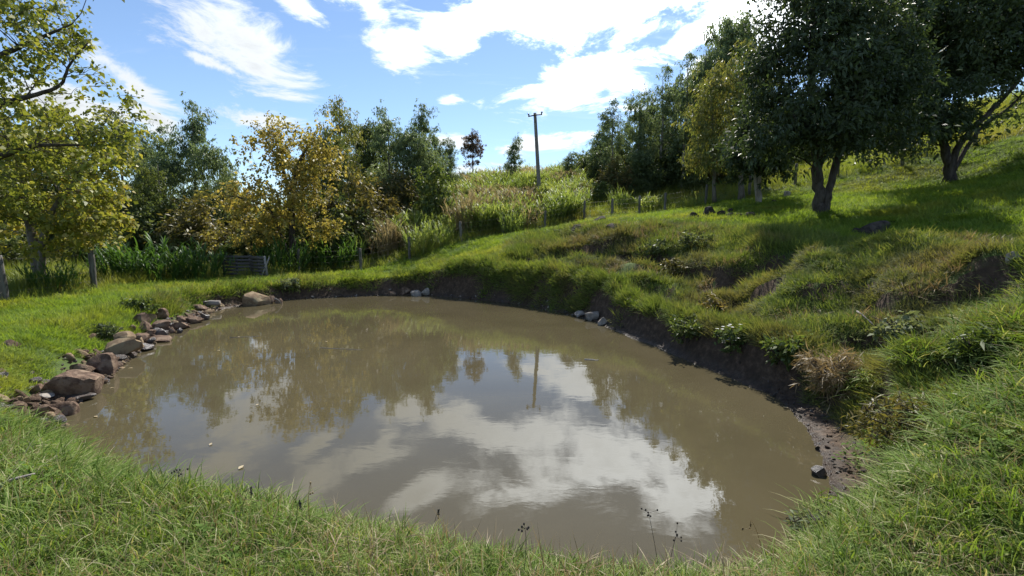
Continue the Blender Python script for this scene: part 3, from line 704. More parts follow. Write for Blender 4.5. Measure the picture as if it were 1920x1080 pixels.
GW = 'trees behind the fence'
for a in [('euc_c', 'eucalyptus_tree', 'airy grey green tree on the left, first tall spire right of the overhanging tree', 368, 196, 29, .8),
          ('euc_b', 'eucalyptus_tree', 'slim lighter tree just left of the airy grey green spire', 322, 250, 31, .9),
          ('euc_c', 'broadleaf_tree', 'grey green tree half hidden behind the overhanging yellow green tree', 235, 215, 27, .95),
          ('euc_y', 'broadleaf_tree', 'low green tree filling the gap left of the golden tree', 300, 300, 25.5, 1.0),
          ('dark_round', 'broadleaf_tree', 'shaded dark tree behind the forked yellow green tree', 105, 250, 24, 1.1),
          ('dark_round', 'broadleaf_tree', 'shaded dark tree at the far left edge behind the fence', -20, 270, 23, 1.2),
          ('euc_y', 'eucalyptus_tree', 'tall rounded green crown rising right behind the golden tree', 640, 180, 33, .85),
          ('dark_round', 'broadleaf_tree', 'dark rounded crown peeking out left of the pair of tall grey green crowns', 704, 218, 37, .8),
          ('euc_c', 'eucalyptus_tree', 'broad grey green crown, left of the tall pair in the middle of the skyline', 733, 208, 33, .95),
          ('euc_c', 'eucalyptus_tree', 'pointed grey green crown, right of the tall pair in the middle of the skyline', 786, 200, 34, .85),
          ('euc_y', 'eucalyptus_tree', 'mid green crown low between the golden tree and the grey green pair', 672, 262, 30, .9),
          ('euc_a', 'eucalyptus_tree', 'dark narrow tree touching the russet tree on its left', 846, 262, 37, 1.0),
          ('bush_green', 'sapling', 'bright green cone shaped young tree below the dark narrow tree', 815, 308, 29, .75),
          ('russet', 'russet_tree', 'lone russet brown tree with bare lower stems on the skyline', 888, 246, 42, .85),
          ('euc_a', 'eucalyptus_tree', 'small spindle shaped tree alone on the skyline left of the utility pole', 965, 258, 40, 1.0),
          ('euc_a', 'eucalyptus_tree', 'short bushy tree on the skyline just right of the utility pole', 1066, 286, 38, 1.5),
          ('bush_round', 'sapling', 'low rounded tree on the skyline touching the utility pole', 1032, 318, 41, 1.0),
          ('dark_round', 'broadleaf_tree', 'low dark tree at the left foot of the right hand eucalyptus row', 1112, 300, 36, .8),
          ('euc_b', 'eucalyptus_tree', 'leftmost tall slender eucalyptus of the row on the right', 1148, 196, 36, 1.1),
          ('euc_a', 'eucalyptus_tree', 'second slender eucalyptus from the left in the right hand row', 1192, 180, 35, .9),
          ('euc_b', 'eucalyptus_tree', 'third slender eucalyptus from the left in the right hand row', 1236, 140, 35, 1.05),
          ('euc_b', 'eucalyptus_tree', 'fourth slender eucalyptus from the left in the right hand row', 1278, 118, 34, 1.05),
          ('euc_a', 'eucalyptus_tree', 'fifth eucalyptus of the right hand row, below the tallest tuft', 1312, 88, 34, .8),
          ('euc_tuft', 'eucalyptus_tree', 'tallest eucalyptus of the right hand row with a rounded tuft on top', 1352, 28, 36, 1.0),
          ('euc_y', 'eucalyptus_tree', 'hidden eucalyptus behind the olive leaved tree', 1410, 70, 37, .9),
          ('dark_round', 'broadleaf_tree', 'low dark tree under the second slender eucalyptus of the right hand row', 1180, 285, 36, .9),
          ('dark_round', 'broadleaf_tree', 'low dark tree under the fourth slender eucalyptus of the right hand row', 1262, 262, 36, 1.0),
          ('dark_round', 'broadleaf_tree', 'low dark tree under the olive leaved tree beside the fence', 1330, 265, 35, .8),
          ('dark_round', 'broadleaf_tree', 'low dark tree between the pale trunk and the double trunk, behind the fence', 1480, 240, 34, .9),
          ('euc_y', 'eucalyptus_tree', 'green tree at the right edge beyond the leaning limb', 1960, 10, 30, 1.2),
          ('euc_a', 'eucalyptus_tree', 'feathery tree filling in left of the leftmost slender eucalyptus of the right hand row', 1124, 232, 39, 1.1),
          ('euc_c', 'eucalyptus_tree', 'feathery tree between the first and second slender eucalyptus of the right hand row', 1170, 222, 39, .8),
          ('euc_a', 'eucalyptus_tree', 'feathery tree between the second and third slender eucalyptus of the right hand row', 1214, 170, 39, .85),
          ('euc_c', 'eucalyptus_tree', 'feathery tree between the third and fourth slender eucalyptus of the right hand row', 1256, 150, 39, .75),
          ('euc_a', 'eucalyptus_tree', 'feathery tree just right of the fourth slender eucalyptus of the right hand row', 1296, 110, 39, .85),
          ('euc_c', 'eucalyptus_tree', 'feathery tree below the tallest tuft, touching the olive leaved tree', 1334, 105, 38, .75),
          ('euc_c', 'eucalyptus_tree', 'grey green tree behind the golden tree, right of its top', 606, 245, 34, .7),
          ('euc_a', 'eucalyptus_tree', 'grey green tree between the rounded green crown and the dark peeking crown', 682, 238, 38, 1.0),
          ('euc_c', 'eucalyptus_tree', 'grey green tree low in the middle of the tall pair', 760, 246, 32, .75),
          ('euc_c', 'eucalyptus_tree', 'grey green tree filling in right of the tall pair, left of the dark narrow tree', 818, 244, 37, .8),
          ('euc_y', 'eucalyptus_tree', 'thin green tree in the gap between the airy spire and the golden tree', 440, 298, 32, .8),
          ('euc_a', 'eucalyptus_tree', 'grey green tree in the gap right of the overhanging tree', 278, 240, 32, .9),
          ('dark_round', 'broadleaf_tree', 'tree behind the gap between the two dark hillside trees', 1660, 120, 36, 1.0)]:
    put_tree(a[0], a[1], a[2], a[3], a[4], a[5], GW, wide=a[6])

for a in [('bush_olive', 'grey olive bush below the skyline trees, left of the withered cane', 700, 345, 29, 1.2),
          ('bush_olive', 'tall yellowish bush right of the golden tree', 655, 322, 26.5, .9),
          ('bush_round', 'dark bush at the right foot of the golden tree', 632, 405, 24.8, 1.2),
          ('bush_olive', 'brownish bush left of the golden tree behind the pallets', 395, 372, 24.5, 1.2),
          ('bush_olive', 'dry brownish bush behind the long tuft of cane grass', 330, 380, 25.5, 1.2),
          ('bush_round', 'dark bush behind the long tuft of cane grass', 265, 395, 24.5, 1.3),
          ('bush_round', 'dark bush between the left fence posts and the trees', 170, 420, 22, 1.3),
          ('bush_round', 'dark bush at the far left edge behind the fence', 10, 420, 19.5, 1.4),
          ('bush_round', 'dark bush directly behind the pallets', 470, 425, 24, 1.2),
          ('bush_round', 'dark bush behind the trunk of the golden tree', 570, 430, 25, 1.2),
          ('bush_olive', 'olive bush on the slope at the foot of the skyline trees', 745, 325, 31, 1.2),
          ('bush_round', 'dark bush left of the withered cane on the slope', 675, 395, 26, 1.2),
          ('bush_green', 'bright bush at the left end of the right hand tree row', 1130, 340, 32, 1.2),
          ('bush_olive', 'dry bush at the foot of the right hand tree row', 1095, 342, 33, 1.0),
          ('bush_round', 'dark bush behind the fence below the second eucalyptus', 1195, 332, 33.5, 1.4),
          ('bush_round', 'dark bush behind the fence below the olive leaved tree', 1300, 322, 33, 1.4),
          ('bush_round', 'dark bush behind the fence left of the pale trunk', 1375, 318, 32, 1.3),
          ('bush_round', 'dark bush behind the fence right of the pale trunk', 1475, 312, 31, 1.3),
          ('bush_olive', 'grey green bush beyond the fence between the two dark trees', 1655, 262, 27, 1.0),
          ('bush_round', 'low bush on the upper fence line right of the double trunk', 1600, 290, 30, 1.2)]:
    put_tree(a[0], 'bush', a[1], a[2], a[3], a[4], 'bushes behind the fence', 'bush', a[5])

# ------------------------------------------------------------------ fence, pallets, utility pole
FENCE_L = [(-40, 592, 10.4, 1.25), (10, 570, 12.5, 1.25), (178, 543, 15.3, 1.27)]
FENCE_R = [(560, 508, 21.6, 1.2), (677, 508, 23, 1.1), (768, 487, 24, 1.1), (865, 455, 25, 1.1), (943, 440, 25.8, 1.0), (1022, 432, 26.5, 1.05), (1096, 411, 27, 1.05), (1147, 408, 27.3, 1.0), (1198, 405, 27.5, 1.15), (1246, 400, 27.5, 1.15),
           (1322, 386, 27.5, 1.2), (1404, 372, 27, 1.2), (1490, 355, 26.5, 1.2), (1570, 335, 25.6, 1.2), (1692, 312, 24, 1.25), (1826, 285, 23.6, 1.25), (1960, 262, 23.2, 1.25)]


def fence(name, label, posts, rad, heads, wires=4):
    P = [gpt(px, py, Y) for px, py, Y, h in posts]
    root = tag(empty(name, P[0]), label, 'fence'); tops = []
    for q, (px, py, Y, h) in zip(P, posts):
        a = Acc(); ln = rng.normal(size=2) * 0.035; top = q + [ln[0] * h, ln[1] * h, h]
        k = 8; t = np.linspace(0, 1, k)[:, None]; path = (q - [0, 0, .3]) * (1 - t) + top * t; path[1:-1, :2] += rng.normal(size=(k - 2, 2)) * rad * .12
        rr = rad * rng.uniform(.85, 1.15) * (1 + rng.normal(size=k) * .04); rr[-1] *= .8
        a.tube(path - P[0], rr, 9); tops.append((q, top))
        obj('post', a.mesh('post', M['post'], False), root)
    for lv in np.linspace(.25, .92, wires):
        for (q0, t0), (q1, t1) in zip(tops[:-1], tops[1:]):
            a = Acc(); s = q0 + (t0 - q0) * lv; e = q1 + (t1 - q1) * lv
            path = bez(s, (s + e) / 2 - [0, 0, .09], e, 9); a.tube(path - P[0], .0025, 4)
            obj('wire', a.mesh('wire', M['wire']), root)
    return root


fence('wire_fence', 'short run of thick grey posts and wire at the left edge of the lawn', FENCE_L, .085, 1)
fence('wire_fence', 'long wire fence of thin posts climbing the hillside behind the pond', FENCE_R, .07, 1)


def pallet(label, px0, px1, base_py, Y, h, lean, rz, pale_edge):
    p = gpt((px0 + px1) / 2, base_py, Y); wdt = (px1 - px0) / FPX * Y
    root = tag(empty('wooden_pallet', p + [0, 0, -.03], rz), label, 'pallet', 'pallets standing by the fence'); root.rotation_euler = (lean, 0, rz)
    def board(nm, c, s, mat='plank'):
        a = Acc(); a.box((0, 0, 0), s); o = obj(nm, a.mesh(nm, M[mat]), root, c); o.rotation_euler = (rng.normal() * .012, rng.normal() * .018, rng.normal() * .012); return o
    n = 7; bh = h / n
    for k in range(n):
        board('slat', (rng.normal() * .01, -.062, bh * (k + .5)), (wdt, .02, bh * rng.uniform(.62, .76)))
        if k % 3 == 0: board('slat', (0, .062, bh * (k + .5)), (wdt, .02, bh * .7))
    for k, x in enumerate((-.47, 0, .47)):
        board('stringer', (x * wdt, 0, h / 2), (.045, .10, h), 'plank_pale' if (pale_edge and k == 2) else 'plank')


pallet('grey slatted pallet standing upright between cane grass and golden tree', 420, 471, 524, 19.9, .98, -.05, .05, False)
pallet('second pallet, narrower and gapped, with a pale leaning edge board', 472, 507, 525, 19.6, .95, .12, -.35, True)
a = Acc(); p0, p1 = gpt(489, 522, 19.3), at(505, 482, 19.45); a.tube([p0 - p0, (p1 - p0) * .5, p1 - p0], [.03, .03, .028], 4)
tag(obj('leaning_board', a.mesh('leaning_board', M['plank_pale']), None, p0), 'pale narrow board leaning against the right hand pallet', 'board')

Y = 34.0; b = gpt(1012, 375, Y); top = at(1003, 212, Y)
root = tag(empty('utility_pole', b), 'tall grey wooden utility pole standing alone against the sky', 'utility pole')
ax = top - b; t = np.linspace(0, 1, 12)[:, None]
a = Acc(); a.tube(np.vstack([[0, 0, -.8], ax * t]), np.linspace(.15, .105, 13), 12); obj('shaft', a.mesh('shaft', M['pole'], True), root)
c0 = ax * .972; a = Acc(); dv = np.array([.48, .05, .02]); a.tube([c0 - dv + [0, -.15, -.10], c0 + [0, -.15, 0], c0 + dv + [0, -.15, .02]], [.035, .045, .035], 6); arm = obj('crossarm', a.mesh('crossarm', M['stick']), root)
for s, dz in ((-1, -.02), (1, .1)):
    a = Acc(); q = c0 + dv * s * .9 + [0, -.15, dz]; a.tube([q + [0, 0, -.06], q, q + [0, 0, .03], q + [s * .05, 0, .10], q + [s * .05, 0, .15]], [.02, .05, .055, .05, .02], 8); obj('insulator', a.mesh('insulator', M['porcelain'], True), arm)
a = Acc(); a.tube([c0 + [0, -.16, -.5], c0 + [0, -.16, .1]], [.03, .03], 6); obj('bracket', a.mesh('bracket', M['wire']), root)


# ------------------------------------------------------------------ stones
ico_cache = {}


def ico(n):
    if n not in ico_cache:
        import bmesh
        bm = bmesh.new(); bmesh.ops.create_icosphere(bm, subdivisions=n, radius=1)
        ico_cache[n] = (np.array([v.co[:] for v in bm.verts]), np.array([[v.index for v in f.verts] for f in bm.faces])); bm.free()
    return ico_cache[n]


def stone(name, label, c, size, mat, seed, rz=0.0, tilt=(0, 0), cuts=12, cat='stone', group=None, rough=0.16, n=3, sub=True):
    r = np.random.default_rng(seed); v, f = ico(n); v = np.sign(v) * np.abs(v) ** 0.62
    for _ in range(cuts):                                # flat broken faces
        d = unit(1, r)[0]; k = r.uniform(.5, .86); s = v @ d; v -= np.outer(np.maximum(0, s - k) * .92, d)
    ph = r.uniform(0, 9, (6, 3)); dr = unit(6, r)
    for q in range(6):
        fr = 2.0 * 1.7 ** q; v += (rough * .9 ** q / (1 + .7 * q)) * np.sin(fr * (v @ dr[q]) + ph[q, 0])[:, None] * v * .5
    v /= np.abs(v).max(0)
    a = Acc(); a.add(v * np.array(size) / 2, None, f)
    o = obj(name, a.mesh(name, M[mat], False), None, c); o.rotation_euler = (tilt[0], tilt[1], rz)
    for p in o.data.polygons: p.use_smooth = True
    try: o.data.set_sharp_from_angle(angle=math.radians(20))
    except Exception: pass
    return tag(o, label, cat, group)


def px_stone(label, x0, y0, x1, y1, mat, seed, lift=None, depth=.8, name='stone', cuts=12, rz=None, z=None, tilt=None, **kw):
    """a stone that fills that photo box, resting on the ground where its foot is seen"""
    g = hit((x0 + x1) / 2, y1); Yc = g[1]; k = Yc / FPX; w, h = (x1 - x0) * k, (y1 - y0) * k
    dv = max(w * depth, h * .7); dep = math.atan2(CAM_H - g[2], Yc); hz = max(h * math.cos(dep) - dv * .35 * math.sin(dep), h * .45) * 1.15
    c = np.array((g[0], Yc + dv * .42, g[2] + hz * .30)) if z is None else np.array((g[0], Yc + dv * .42, z))
    return stone(name, label, c, (w * 1.06, dv * 1.05, hz * 1.4), mat, seed, rng.uniform(-.25, .25) if rz is None else rz, tilt or (rng.normal() * .06, rng.normal() * .06), cuts, **kw)


GS = 'stones along the left shore'
for k, s in enumerate([
        ('big block of stone with a dark shadowed face at the left shore', 62, 688, 161, 745, 'stone'),
        ('rounded slab behind the big dark faced block', 118, 678, 162, 708, 'stone'),
        ('wedge shaped stone right of the big dark faced block', 153, 664, 216, 703, 'stone'),
        ('flat sandy slab sloping into the pond above the wedge stone', 168, 637, 240, 672, 'stone_sand'),
        ('sandy rounded slab at the upper right of the flat sloping slab', 205, 617, 245, 656, 'stone_sand'),
        ('small round stone at the waterline beside the big dark faced block', 159, 705, 179, 721, 'stone'),
        ('tilted slab with a pale face, lowest stone on the left shore', 82, 750, 136, 782, 'stone'),
        ('square stone at the left of the lowest tilted slab', 48, 754, 88, 788, 'stone'),
        ('thin pale stone lying in front of the big dark faced block', 60, 736, 93, 750, 'stone_pale'),
        ('grey rounded stone left of the big dark faced block', 55, 721, 80, 741, 'stone'),
        ('wet black flat stone under the big dark faced block', 104, 740, 163, 756, 'stone_wet'),
        ('pale flat chip at the foot of the square stone', 62, 784, 88, 797, 'stone_pale'),
        ('dark wet stone right of the sandy slabs', 244, 644, 277, 658, 'stone_wet'),
        ('long flat wet slab at the waterline below the rubble', 266, 631, 313, 642, 'stone'),
        ('cracked stone right of the sandy slabs in the rubble', 238, 621, 270, 641, 'stone'),
        ('reddish stone in the middle of the lower rubble row', 269, 619, 289, 632, 'stone'),
        ('dark stone at the right end of the lower rubble row', 287, 616, 309, 633, 'stone_wet'),
        ('oval stone in the middle rubble row above the cracked stone', 253, 604, 279, 622, 'stone'),
        ('upright rounded stone at the upper left of the rubble', 248, 588, 276, 611, 'stone'),
        ('sandy stone behind the upright rounded stone of the rubble', 273, 588, 290, 606, 'stone_sand'),
        ('large rounded stone in the centre of the rubble', 277, 599, 311, 621, 'stone'),
        ('smooth oval stone at the right of the rubble centre', 309, 603, 344, 618, 'stone'),
        ('leaning stone at the grassy top of the rubble', 284, 580, 309, 598, 'stone'),
        ('small wet stone at the waterline under the smooth oval stone', 326, 616, 341, 626, 'stone_wet'),
        ('flat reddish stone at the right end of the rubble', 342, 595, 374, 608, 'stone'),
        ('little stone between the dark stone and the smooth oval stone', 311, 614, 326, 624, 'stone'),
        ('low stone above the smooth oval stone of the rubble', 320, 594, 344, 606, 'stone'),
        ('small stone at the upper left margin of the rubble near grass', 233, 611, 251, 626, 'stone'),
        ('small dark stone standing in the water off the end of rubble', 376, 589, 389, 601, 'stone_wet'),
        ('round sandy boulder in the far left bank above the water', 449, 550, 496, 575, 'stone_sand'),
        ('little wet stone right of the round sandy boulder', 499, 556, 513, 570, 'stone'),
        ('second little stone right of the round sandy boulder', 514, 558, 530, 569, 'stone'),
        ('low brown stone left of the fallen log at the far left bank', 358, 572, 382, 582, 'stone'),
        ('pale stone at the far waterline, left of the far cluster', 724, 545, 742, 555, 'stone'),
        ('flat whitish stone in the far cluster at the back of pond', 766, 545, 790, 556, 'stone_pale'),
        ('round whitish stone at the right of the far cluster', 790, 542, 806, 555, 'stone_pale'),
        ('brown stone behind the far cluster of whitish stones', 748, 540, 770, 552, 'stone')]):
    px_stone(*s, 100 + k, group=GS, **({'cuts': 4, 'tilt': (.30, .02), 'rz': .1} if k == 0 else {}))
GR = 'debris along the right shore'
for k, s in enumerate([
        ('pale flat stone on the right shore below the slump, leftmost of three', 1078, 583, 1100, 596, 'stone_pale'),
        ('largest pale stone of three on the right shore below the slump', 1098, 583, 1124, 601, 'stone_pale'),
        ('small pale stone on the right shore, rightmost of three', 1122, 597, 1140, 611, 'stone_pale'),
        ('round dark stone standing in the water by the muddy right shore', 1526, 870, 1556, 896, 'stone_wet'),
        ('grey brown stone in the grass at the bottom edge of the picture', 1384, 1042, 1436, 1082, 'stone'),
        ('grey stone half sunk in grass on the lower right shore', 1508, 980, 1552, 1012, 'stone'),
        ('pale stone showing at the far right edge of the grass slope', 1898, 470, 1930, 490, 'stone_pale'),
        ('grey stone in the lawn at the left edge', -4, 638, 26, 656, 'stone')]):
    px_stone(*s, 200 + k, group=GR)
GH = 'dark stones on the hillside'
for k, s in enumerate([
        ('low dark stone at the left end of the row under the trees', 1294, 400, 1316, 411, 'stone_dark'),
        ('tallest pointed dark stone in the row under the trees', 1320, 388, 1345, 408, 'stone_dark'),
        ('dark round stone right of the tallest pointed stone', 1345, 396, 1361, 408, 'stone_dark'),
        ('small dark stone at the back of the row under the trees', 1363, 392, 1378, 401, 'stone_dark'),
        ('flat dark stone in front of the small back stone', 1361, 400, 1381, 410, 'stone_dark'),
        ('low stone right of the flat dark stone under the trees', 1381, 401, 1399, 410, 'stone_dark'),
        ('mossy low stone at the right end of the row under the trees', 1402, 399, 1428, 409, 'stone_dark'),
        ('lone little stone in the lit grass left of the double trunk', 1446, 374, 1458, 383, 'stone_dark'),
        ('pale stone in the sunlit grass between pale trunk and double trunk', 1472, 360, 1484, 371, 'stone_pale'),
        ('dark stone mound in the tree shade on the right hillside', 1622, 418, 1672, 446, 'stone_dark'),
        ('low dark stone left of the mound in the tree shade', 1606, 430, 1630, 443, 'stone_dark'),
        ('dark domed stone on the lit grass near the middle fence posts', 1112, 406, 1138, 420, 'stone_dark'),
        ('dark flat stone right of the domed stone near the fence', 1140, 421, 1171, 437, 'stone_dark'),
        ('long low dark stone left of the domed stone', 1070, 423, 1104, 434, 'stone_dark'),
        ('low dark stone on the lit grass above the flat dark stone', 1164, 414, 1190, 423, 'stone_dark')]):
    px_stone(*s, 300 + k, group=GH, cuts=9)


# ------------------------------------------------------------------ cane grass, tussocks, shrubs on the bank
def cane_meshes(seed, h, rad, nst, mat, plume=False, spread=.35):
    r = np.random.default_rng(seed); a = Acc()
    for _ in range(nst):
        q = r.uniform(0, 6.28); d = rad * math.sqrt(r.random()); ln = spread * (d / rad) * r.uniform(.4, 1.3); hh = h * r.uniform(.55, 1.0) * (1 - .25 * d / rad)
        o = np.array([math.cos(q), math.sin(q), 0]); s = o * d; t = np.linspace(0, 1, 5)[:, None]
        path = s + o * (ln * hh * t ** 1.8) + np.array([0, 0, hh * .82]) * t
        a.tube(path, np.linspace(.014, .006, 5), 3, False)
        nl = r.integers(8, 13); tt = r.uniform(.15, 1, nl); pos = np.column_stack([np.interp(tt, t[:, 0], path[:, c]) for c in range(3)])
        hd = q + r.normal(size=nl) * 1.3
        a.blades(pos, hd, r.uniform(.15, .55, nl), r.uniform(.45, .95, nl) * h * .36, np.full(nl, .052) * r.uniform(.7, 1.3, nl), 4, 1.3 * r.uniform(.6, 1.3))
        if plume:
            N = 10; pp = path[-1] + r.normal(size=(N, 3)) * [.03, .03, .10]; ax = unit(N, r) * .5 + [0, 0, 1.0]; a.leaves(pp, ax, unit(N, r), r.uniform(.10, .2, N), .025)
    return a.mesh('blades', M[mat])


CANE = {'green': [cane_meshes(50 + k, 2.4, .8, 60, 'cane') for k in range(2)], 'dark': [cane_meshes(60 + k, 1.7, .9, 60, 'cane_dark', spread=.6) for k in range(2)],
        'brown': [cane_meshes(70 + k, 2.4, .85, 55, 'cane_brown', True) for k in range(2)], 'fan': [cane_meshes(80, 1.3, .3, 40, 'cane', spread=.9)]}
CH = {'green': 2.4, 'dark': 1.7, 'brown': 2.4, 'fan': 1.3}


def put_cane(kind, label, px, base, top, Y, wide=1.0, group=None):
    p = gpt(px, base, Y); s = (at(px, top, Y)[2] - p[2]) / CH[kind] * (1.45 if kind == 'dark' else 1.15)
    root = tag(empty('cane_clump', p + [0, 0, -.05], rng.uniform(0, 6.28), (s * wide, s * wide, s)), label, 'grass clump', group)
    obj('blades', CANE[kind][rng.integers(len(CANE[kind]))], root)


GC = 'clumps of tall cane grass'
for a in [('green', 'bright green cane clump in front of the withered cane, right of the pond centre line', 960, 447, 380, 25.4, .8),
          ('green', 'wide bright cane clump at the end of the far lawn, left part', 785, 487, 408, 24.6, .8),
          ('green', 'wide bright cane clump at the end of the far lawn, right part', 822, 480, 402, 25.0, .8),
          ('green', 'pale green cane clump touching the foot of the utility pole', 1037, 410, 350, 31, .7),
          ('green', 'compact bright clump behind the fence, left of two under the eucalyptus row', 1160, 388, 346, 29.5, .7),
          ('fan', 'yellow green fan of cane behind the fence, right of two under the eucalyptus row', 1218, 398, 354, 28.6, .9),
          ('dark', 'long arching dark green clump in the middle of the left fence line', 300, 532, 455, 18.0, .95),
          ('dark', 'arching green clump right of the left fence post', 232, 530, 455, 17.6, .75),
          ('dark', 'arching green clump touching the left side of the pallets', 375, 522, 462, 18.9, .85),
          ('dark', 'low arching clump between the two left fence posts', 105, 558, 490, 14.6, .75),
          ('dark', 'dark cane clump right of the pallets under the golden tree', 532, 508, 450, 21.4, .7),
          ('dark', 'cane clump between the golden tree and the thin far post', 620, 498, 440, 23.4, .7),
          ('green', 'small cane clump behind the thin far post', 668, 494, 432, 24.4, .5)]:
    put_cane(*a, group=GC)
GB = 'withered cane'
for a in [('brown', 'withered straw coloured cane clump at the right end of the far lawn', 718, 485, 405, 25.2, .7),
          ('brown', 'withered straw coloured cane clump left of the bright far lawn clump', 752, 480, 400, 26.0, .8),
          ('brown', 'withered cane clump behind the fence between the bright clumps, lower one', 872, 440, 352, 27.5, .8),
          ('brown', 'withered cane clump behind the fence between the bright clumps, upper one', 905, 432, 345, 29, .8)]:
    put_cane(*a, group=GB)


def scatter(name, label, pts, rot, scl, idx, protos, cat=None):
    """uncountable growth: one object that instances a handful of tuft shapes over points"""
    col = bpy.data.collections.new(name + '_shapes')
    for k, me in enumerate(protos):
        o = bpy.data.objects.new('%s_shape_%02d' % (name, k), me); col.objects.link(o)
    me = bpy.data.meshes.new(name); n = len(pts)
    me.vertices.add(n); me.vertices.foreach_set('co', np.asarray(pts, np.float32).ravel())
    for nm, ty, arr, key in (('rot', 'FLOAT_VECTOR', rot, 'vector'), ('scl', 'FLOAT_VECTOR', scl, 'vector'), ('idx', 'INT', idx, 'value')):
        at_ = me.attributes.new(nm, ty, 'POINT'); at_.data.foreach_set(key, np.asarray(arr, np.int32 if ty == 'INT' else np.float32).ravel())
    for p in protos[:1]: me.materials.append(p.materials[0])
    o = tag(obj(name, me), label, cat, None, 'stuff')
    ng = bpy.data.node_groups.new(name + '_scatter', 'GeometryNodeTree')
    ng.interface.new_socket('Geometry', in_out='INPUT', socket_type='NodeSocketGeometry'); ng.interface.new_socket('Geometry', in_out='OUTPUT', socket_type='NodeSocketGeometry')
    N = ng.nodes.new; gi, go, ip, ci = N('NodeGroupInput'), N('NodeGroupOutput'), N('GeometryNodeInstanceOnPoints'), N('GeometryNodeCollectionInfo')
    ci.inputs['Collection'].default_value = col; ci.inputs['Separate Children'].default_value = True; ci.inputs['Reset Children'].default_value = True
    ip.inputs['Pick Instance'].default_value = True
    L = ng.links.new; L(gi.outputs[0], ip.inputs['Points']); L(ci.outputs[0], ip.inputs['Instance'])
    for nm, ty, sk in (('rot', 'FLOAT_VECTOR', 'Rotation'), ('scl', 'FLOAT_VECTOR', 'Scale'), ('idx', 'INT', 'Instance Index')):
        na_ = N('GeometryNodeInputNamedAttribute'); na_.data_type = ty; na_.inputs['Name'].default_value = nm
        L([s for s in na_.outputs if s.enabled][0], ip.inputs[sk])
    L(ip.outputs[0], go.inputs[0])
    md = o.modifiers.new('scatter', 'NODES'); md.node_group = ng
    return o


def tuft(seed, n, h, rad, wid, mat, lean=.35, curl=.9, seg=3):
    r = np.random.default_rng(seed); a = Acc(); q = r.uniform(0, 6.28, n); d = rad * np.sqrt(r.random(n))
    pos = np.column_stack([np.cos(q) * d, np.sin(q) * d, np.full(n, -.01)])
    a.blades(pos, q + r.normal(size=n) * 1.2, np.abs(r.normal(size=n)) * lean, h * r.uniform(.45, 1.1, n), wid * r.uniform(.7, 1.3, n), seg, curl * r.uniform(.5, 1.3))
    return a.mesh('tuft', M[mat])


def polar(n, r0, r1, p, half=64):
    """points thinning out with distance as r^-p per unit area"""
    e = 2 - p; u = rng.random(n)
    r = r0 * np.exp(u * math.log(r1 / r0)) if abs(e) < 1e-6 else (r0 ** e + u * (r1 ** e - r0 ** e)) ** (1 / e)
    t = rng.uniform(-math.radians(half), math.radians(half), n)
    return r * np.sin(t), r * np.cos(t), r


FX = np.array([gpt(*f[:3])[0] for f in FENCE_R]); FY = np.array([f[2] for f in FENCE_R])


def beyond(x, y):                                         # on the far side of the fence
    fl = np.interp(x, [-13.3, -13.1, -12.9, -10.0], [11.0, 15.3, 17.8, 20.3]); fr = np.interp(x, FX, FY)
    f = np.where(x < -9.6, np.minimum(fl, 20.6), fr); f = np.where(x < -13.3, -99, f)
    return y > f - .1


def slope(x, y, e=.08): return np.hypot(ground(x + e, y) - ground(x - e, y), ground(x, y + e) - ground(x, y - e)) / (2 * e)


def jit(n, k=.12, x=None, y=None, f=.9):
    t = rng.normal(size=(n, 2)) * k
    if x is not None:                                     # lean out from the slope
        e = .2; gx, gy = (ground(x + e, y) - ground(x - e, y)) / (2 * e), (ground(x, y + e) - ground(x, y - e)) / (2 * e)
        t[:, 0] += f * np.arctan(gy); t[:, 1] -= f * np.arctan(gx)
    q = rng.uniform(0, 6.28, n); ca, sa, cb, sb, cs, ss = np.cos(t[:, 0]), np.sin(t[:, 0]), np.cos(t[:, 1]), np.sin(t[:, 1]), np.cos(q), np.sin(q)
    # Ry(b) Rx(a) Rz(spin) as XYZ angles
    r00 = cb * cs + sb * sa * ss; r10 = ca * ss; r20 = -sb * cs + cb * sa * ss; r21 = sb * ss + cb * sa * cs; r22 = cb * ca
    return np.column_stack([np.arctan2(r21, r22), -np.arcsin(np.clip(r20, -1, 1)), np.arctan2(r10, r00)])


LAWN = [tuft(400 + k, 130, .10, .15, .0068, 'g_lawn', .6, 1.0) for k in range(6)]
BANK = [tuft(410 + k, 80, .15, .15, .0085, 'g_bank', .5, 1.1) for k in range(5)]
FORE = [tuft(420 + k, 74 - 4 * k, .085 + .02 * k, .12, .0056, 'g_fore', .75, .9 + .1 * k, 4) for k in range(7)]
DRY = [tuft(430 + k, 26, .20, .09, .006, 'g_dry', .6, 1.3, 4) for k in range(4)] + [tuft(436 + k, 9, .26, .12, .0055, 'g_dry', 1.2, .9, 5) for k in range(3)]
TALL = [tuft(440 + k, 40, .62, .22, .014, 'g_tall', .3, .8, 4) for k in range(5)]

# lawn: left shore, far strip and hillside
x, y, r = polar(27000, 3.5, 40, 1.45)
z, D, m = ground(x, y, True); sl = slope(x, y)
ok = (D > .12 + .45 * (vnoise(x * 1.3, y * 1.3, 3))) & (sl < 1.7) & ~beyond(x, y) & (m < .45 + .5 * vnoise(x * .6, y * .6, 9)) & (r > 4.2) & ~((np.abs(x) < 3.2) & (y < 3.3))
ok &= ~((x > 2.0) & (D < .5)) & (fbm(x, y, .8, 3, 77) > -.27)
ok &= ~((x < -3) & (y > 5.2) & (y < 15.5) & (D < .35 + .75 * vnoise(x * 1.1, y * 1.1, 19)))
x, y, z, r = x[ok], y[ok], z[ok], r[ok]; n = len(x)
k = np.clip(r / 5.5, .9, 6) ** .75; hz = (.85 + .55 * vnoise(x * .7, y * .7, 13)) * np.clip(k, .8, 2.0) * rng.uniform(.7, 1.2, n)
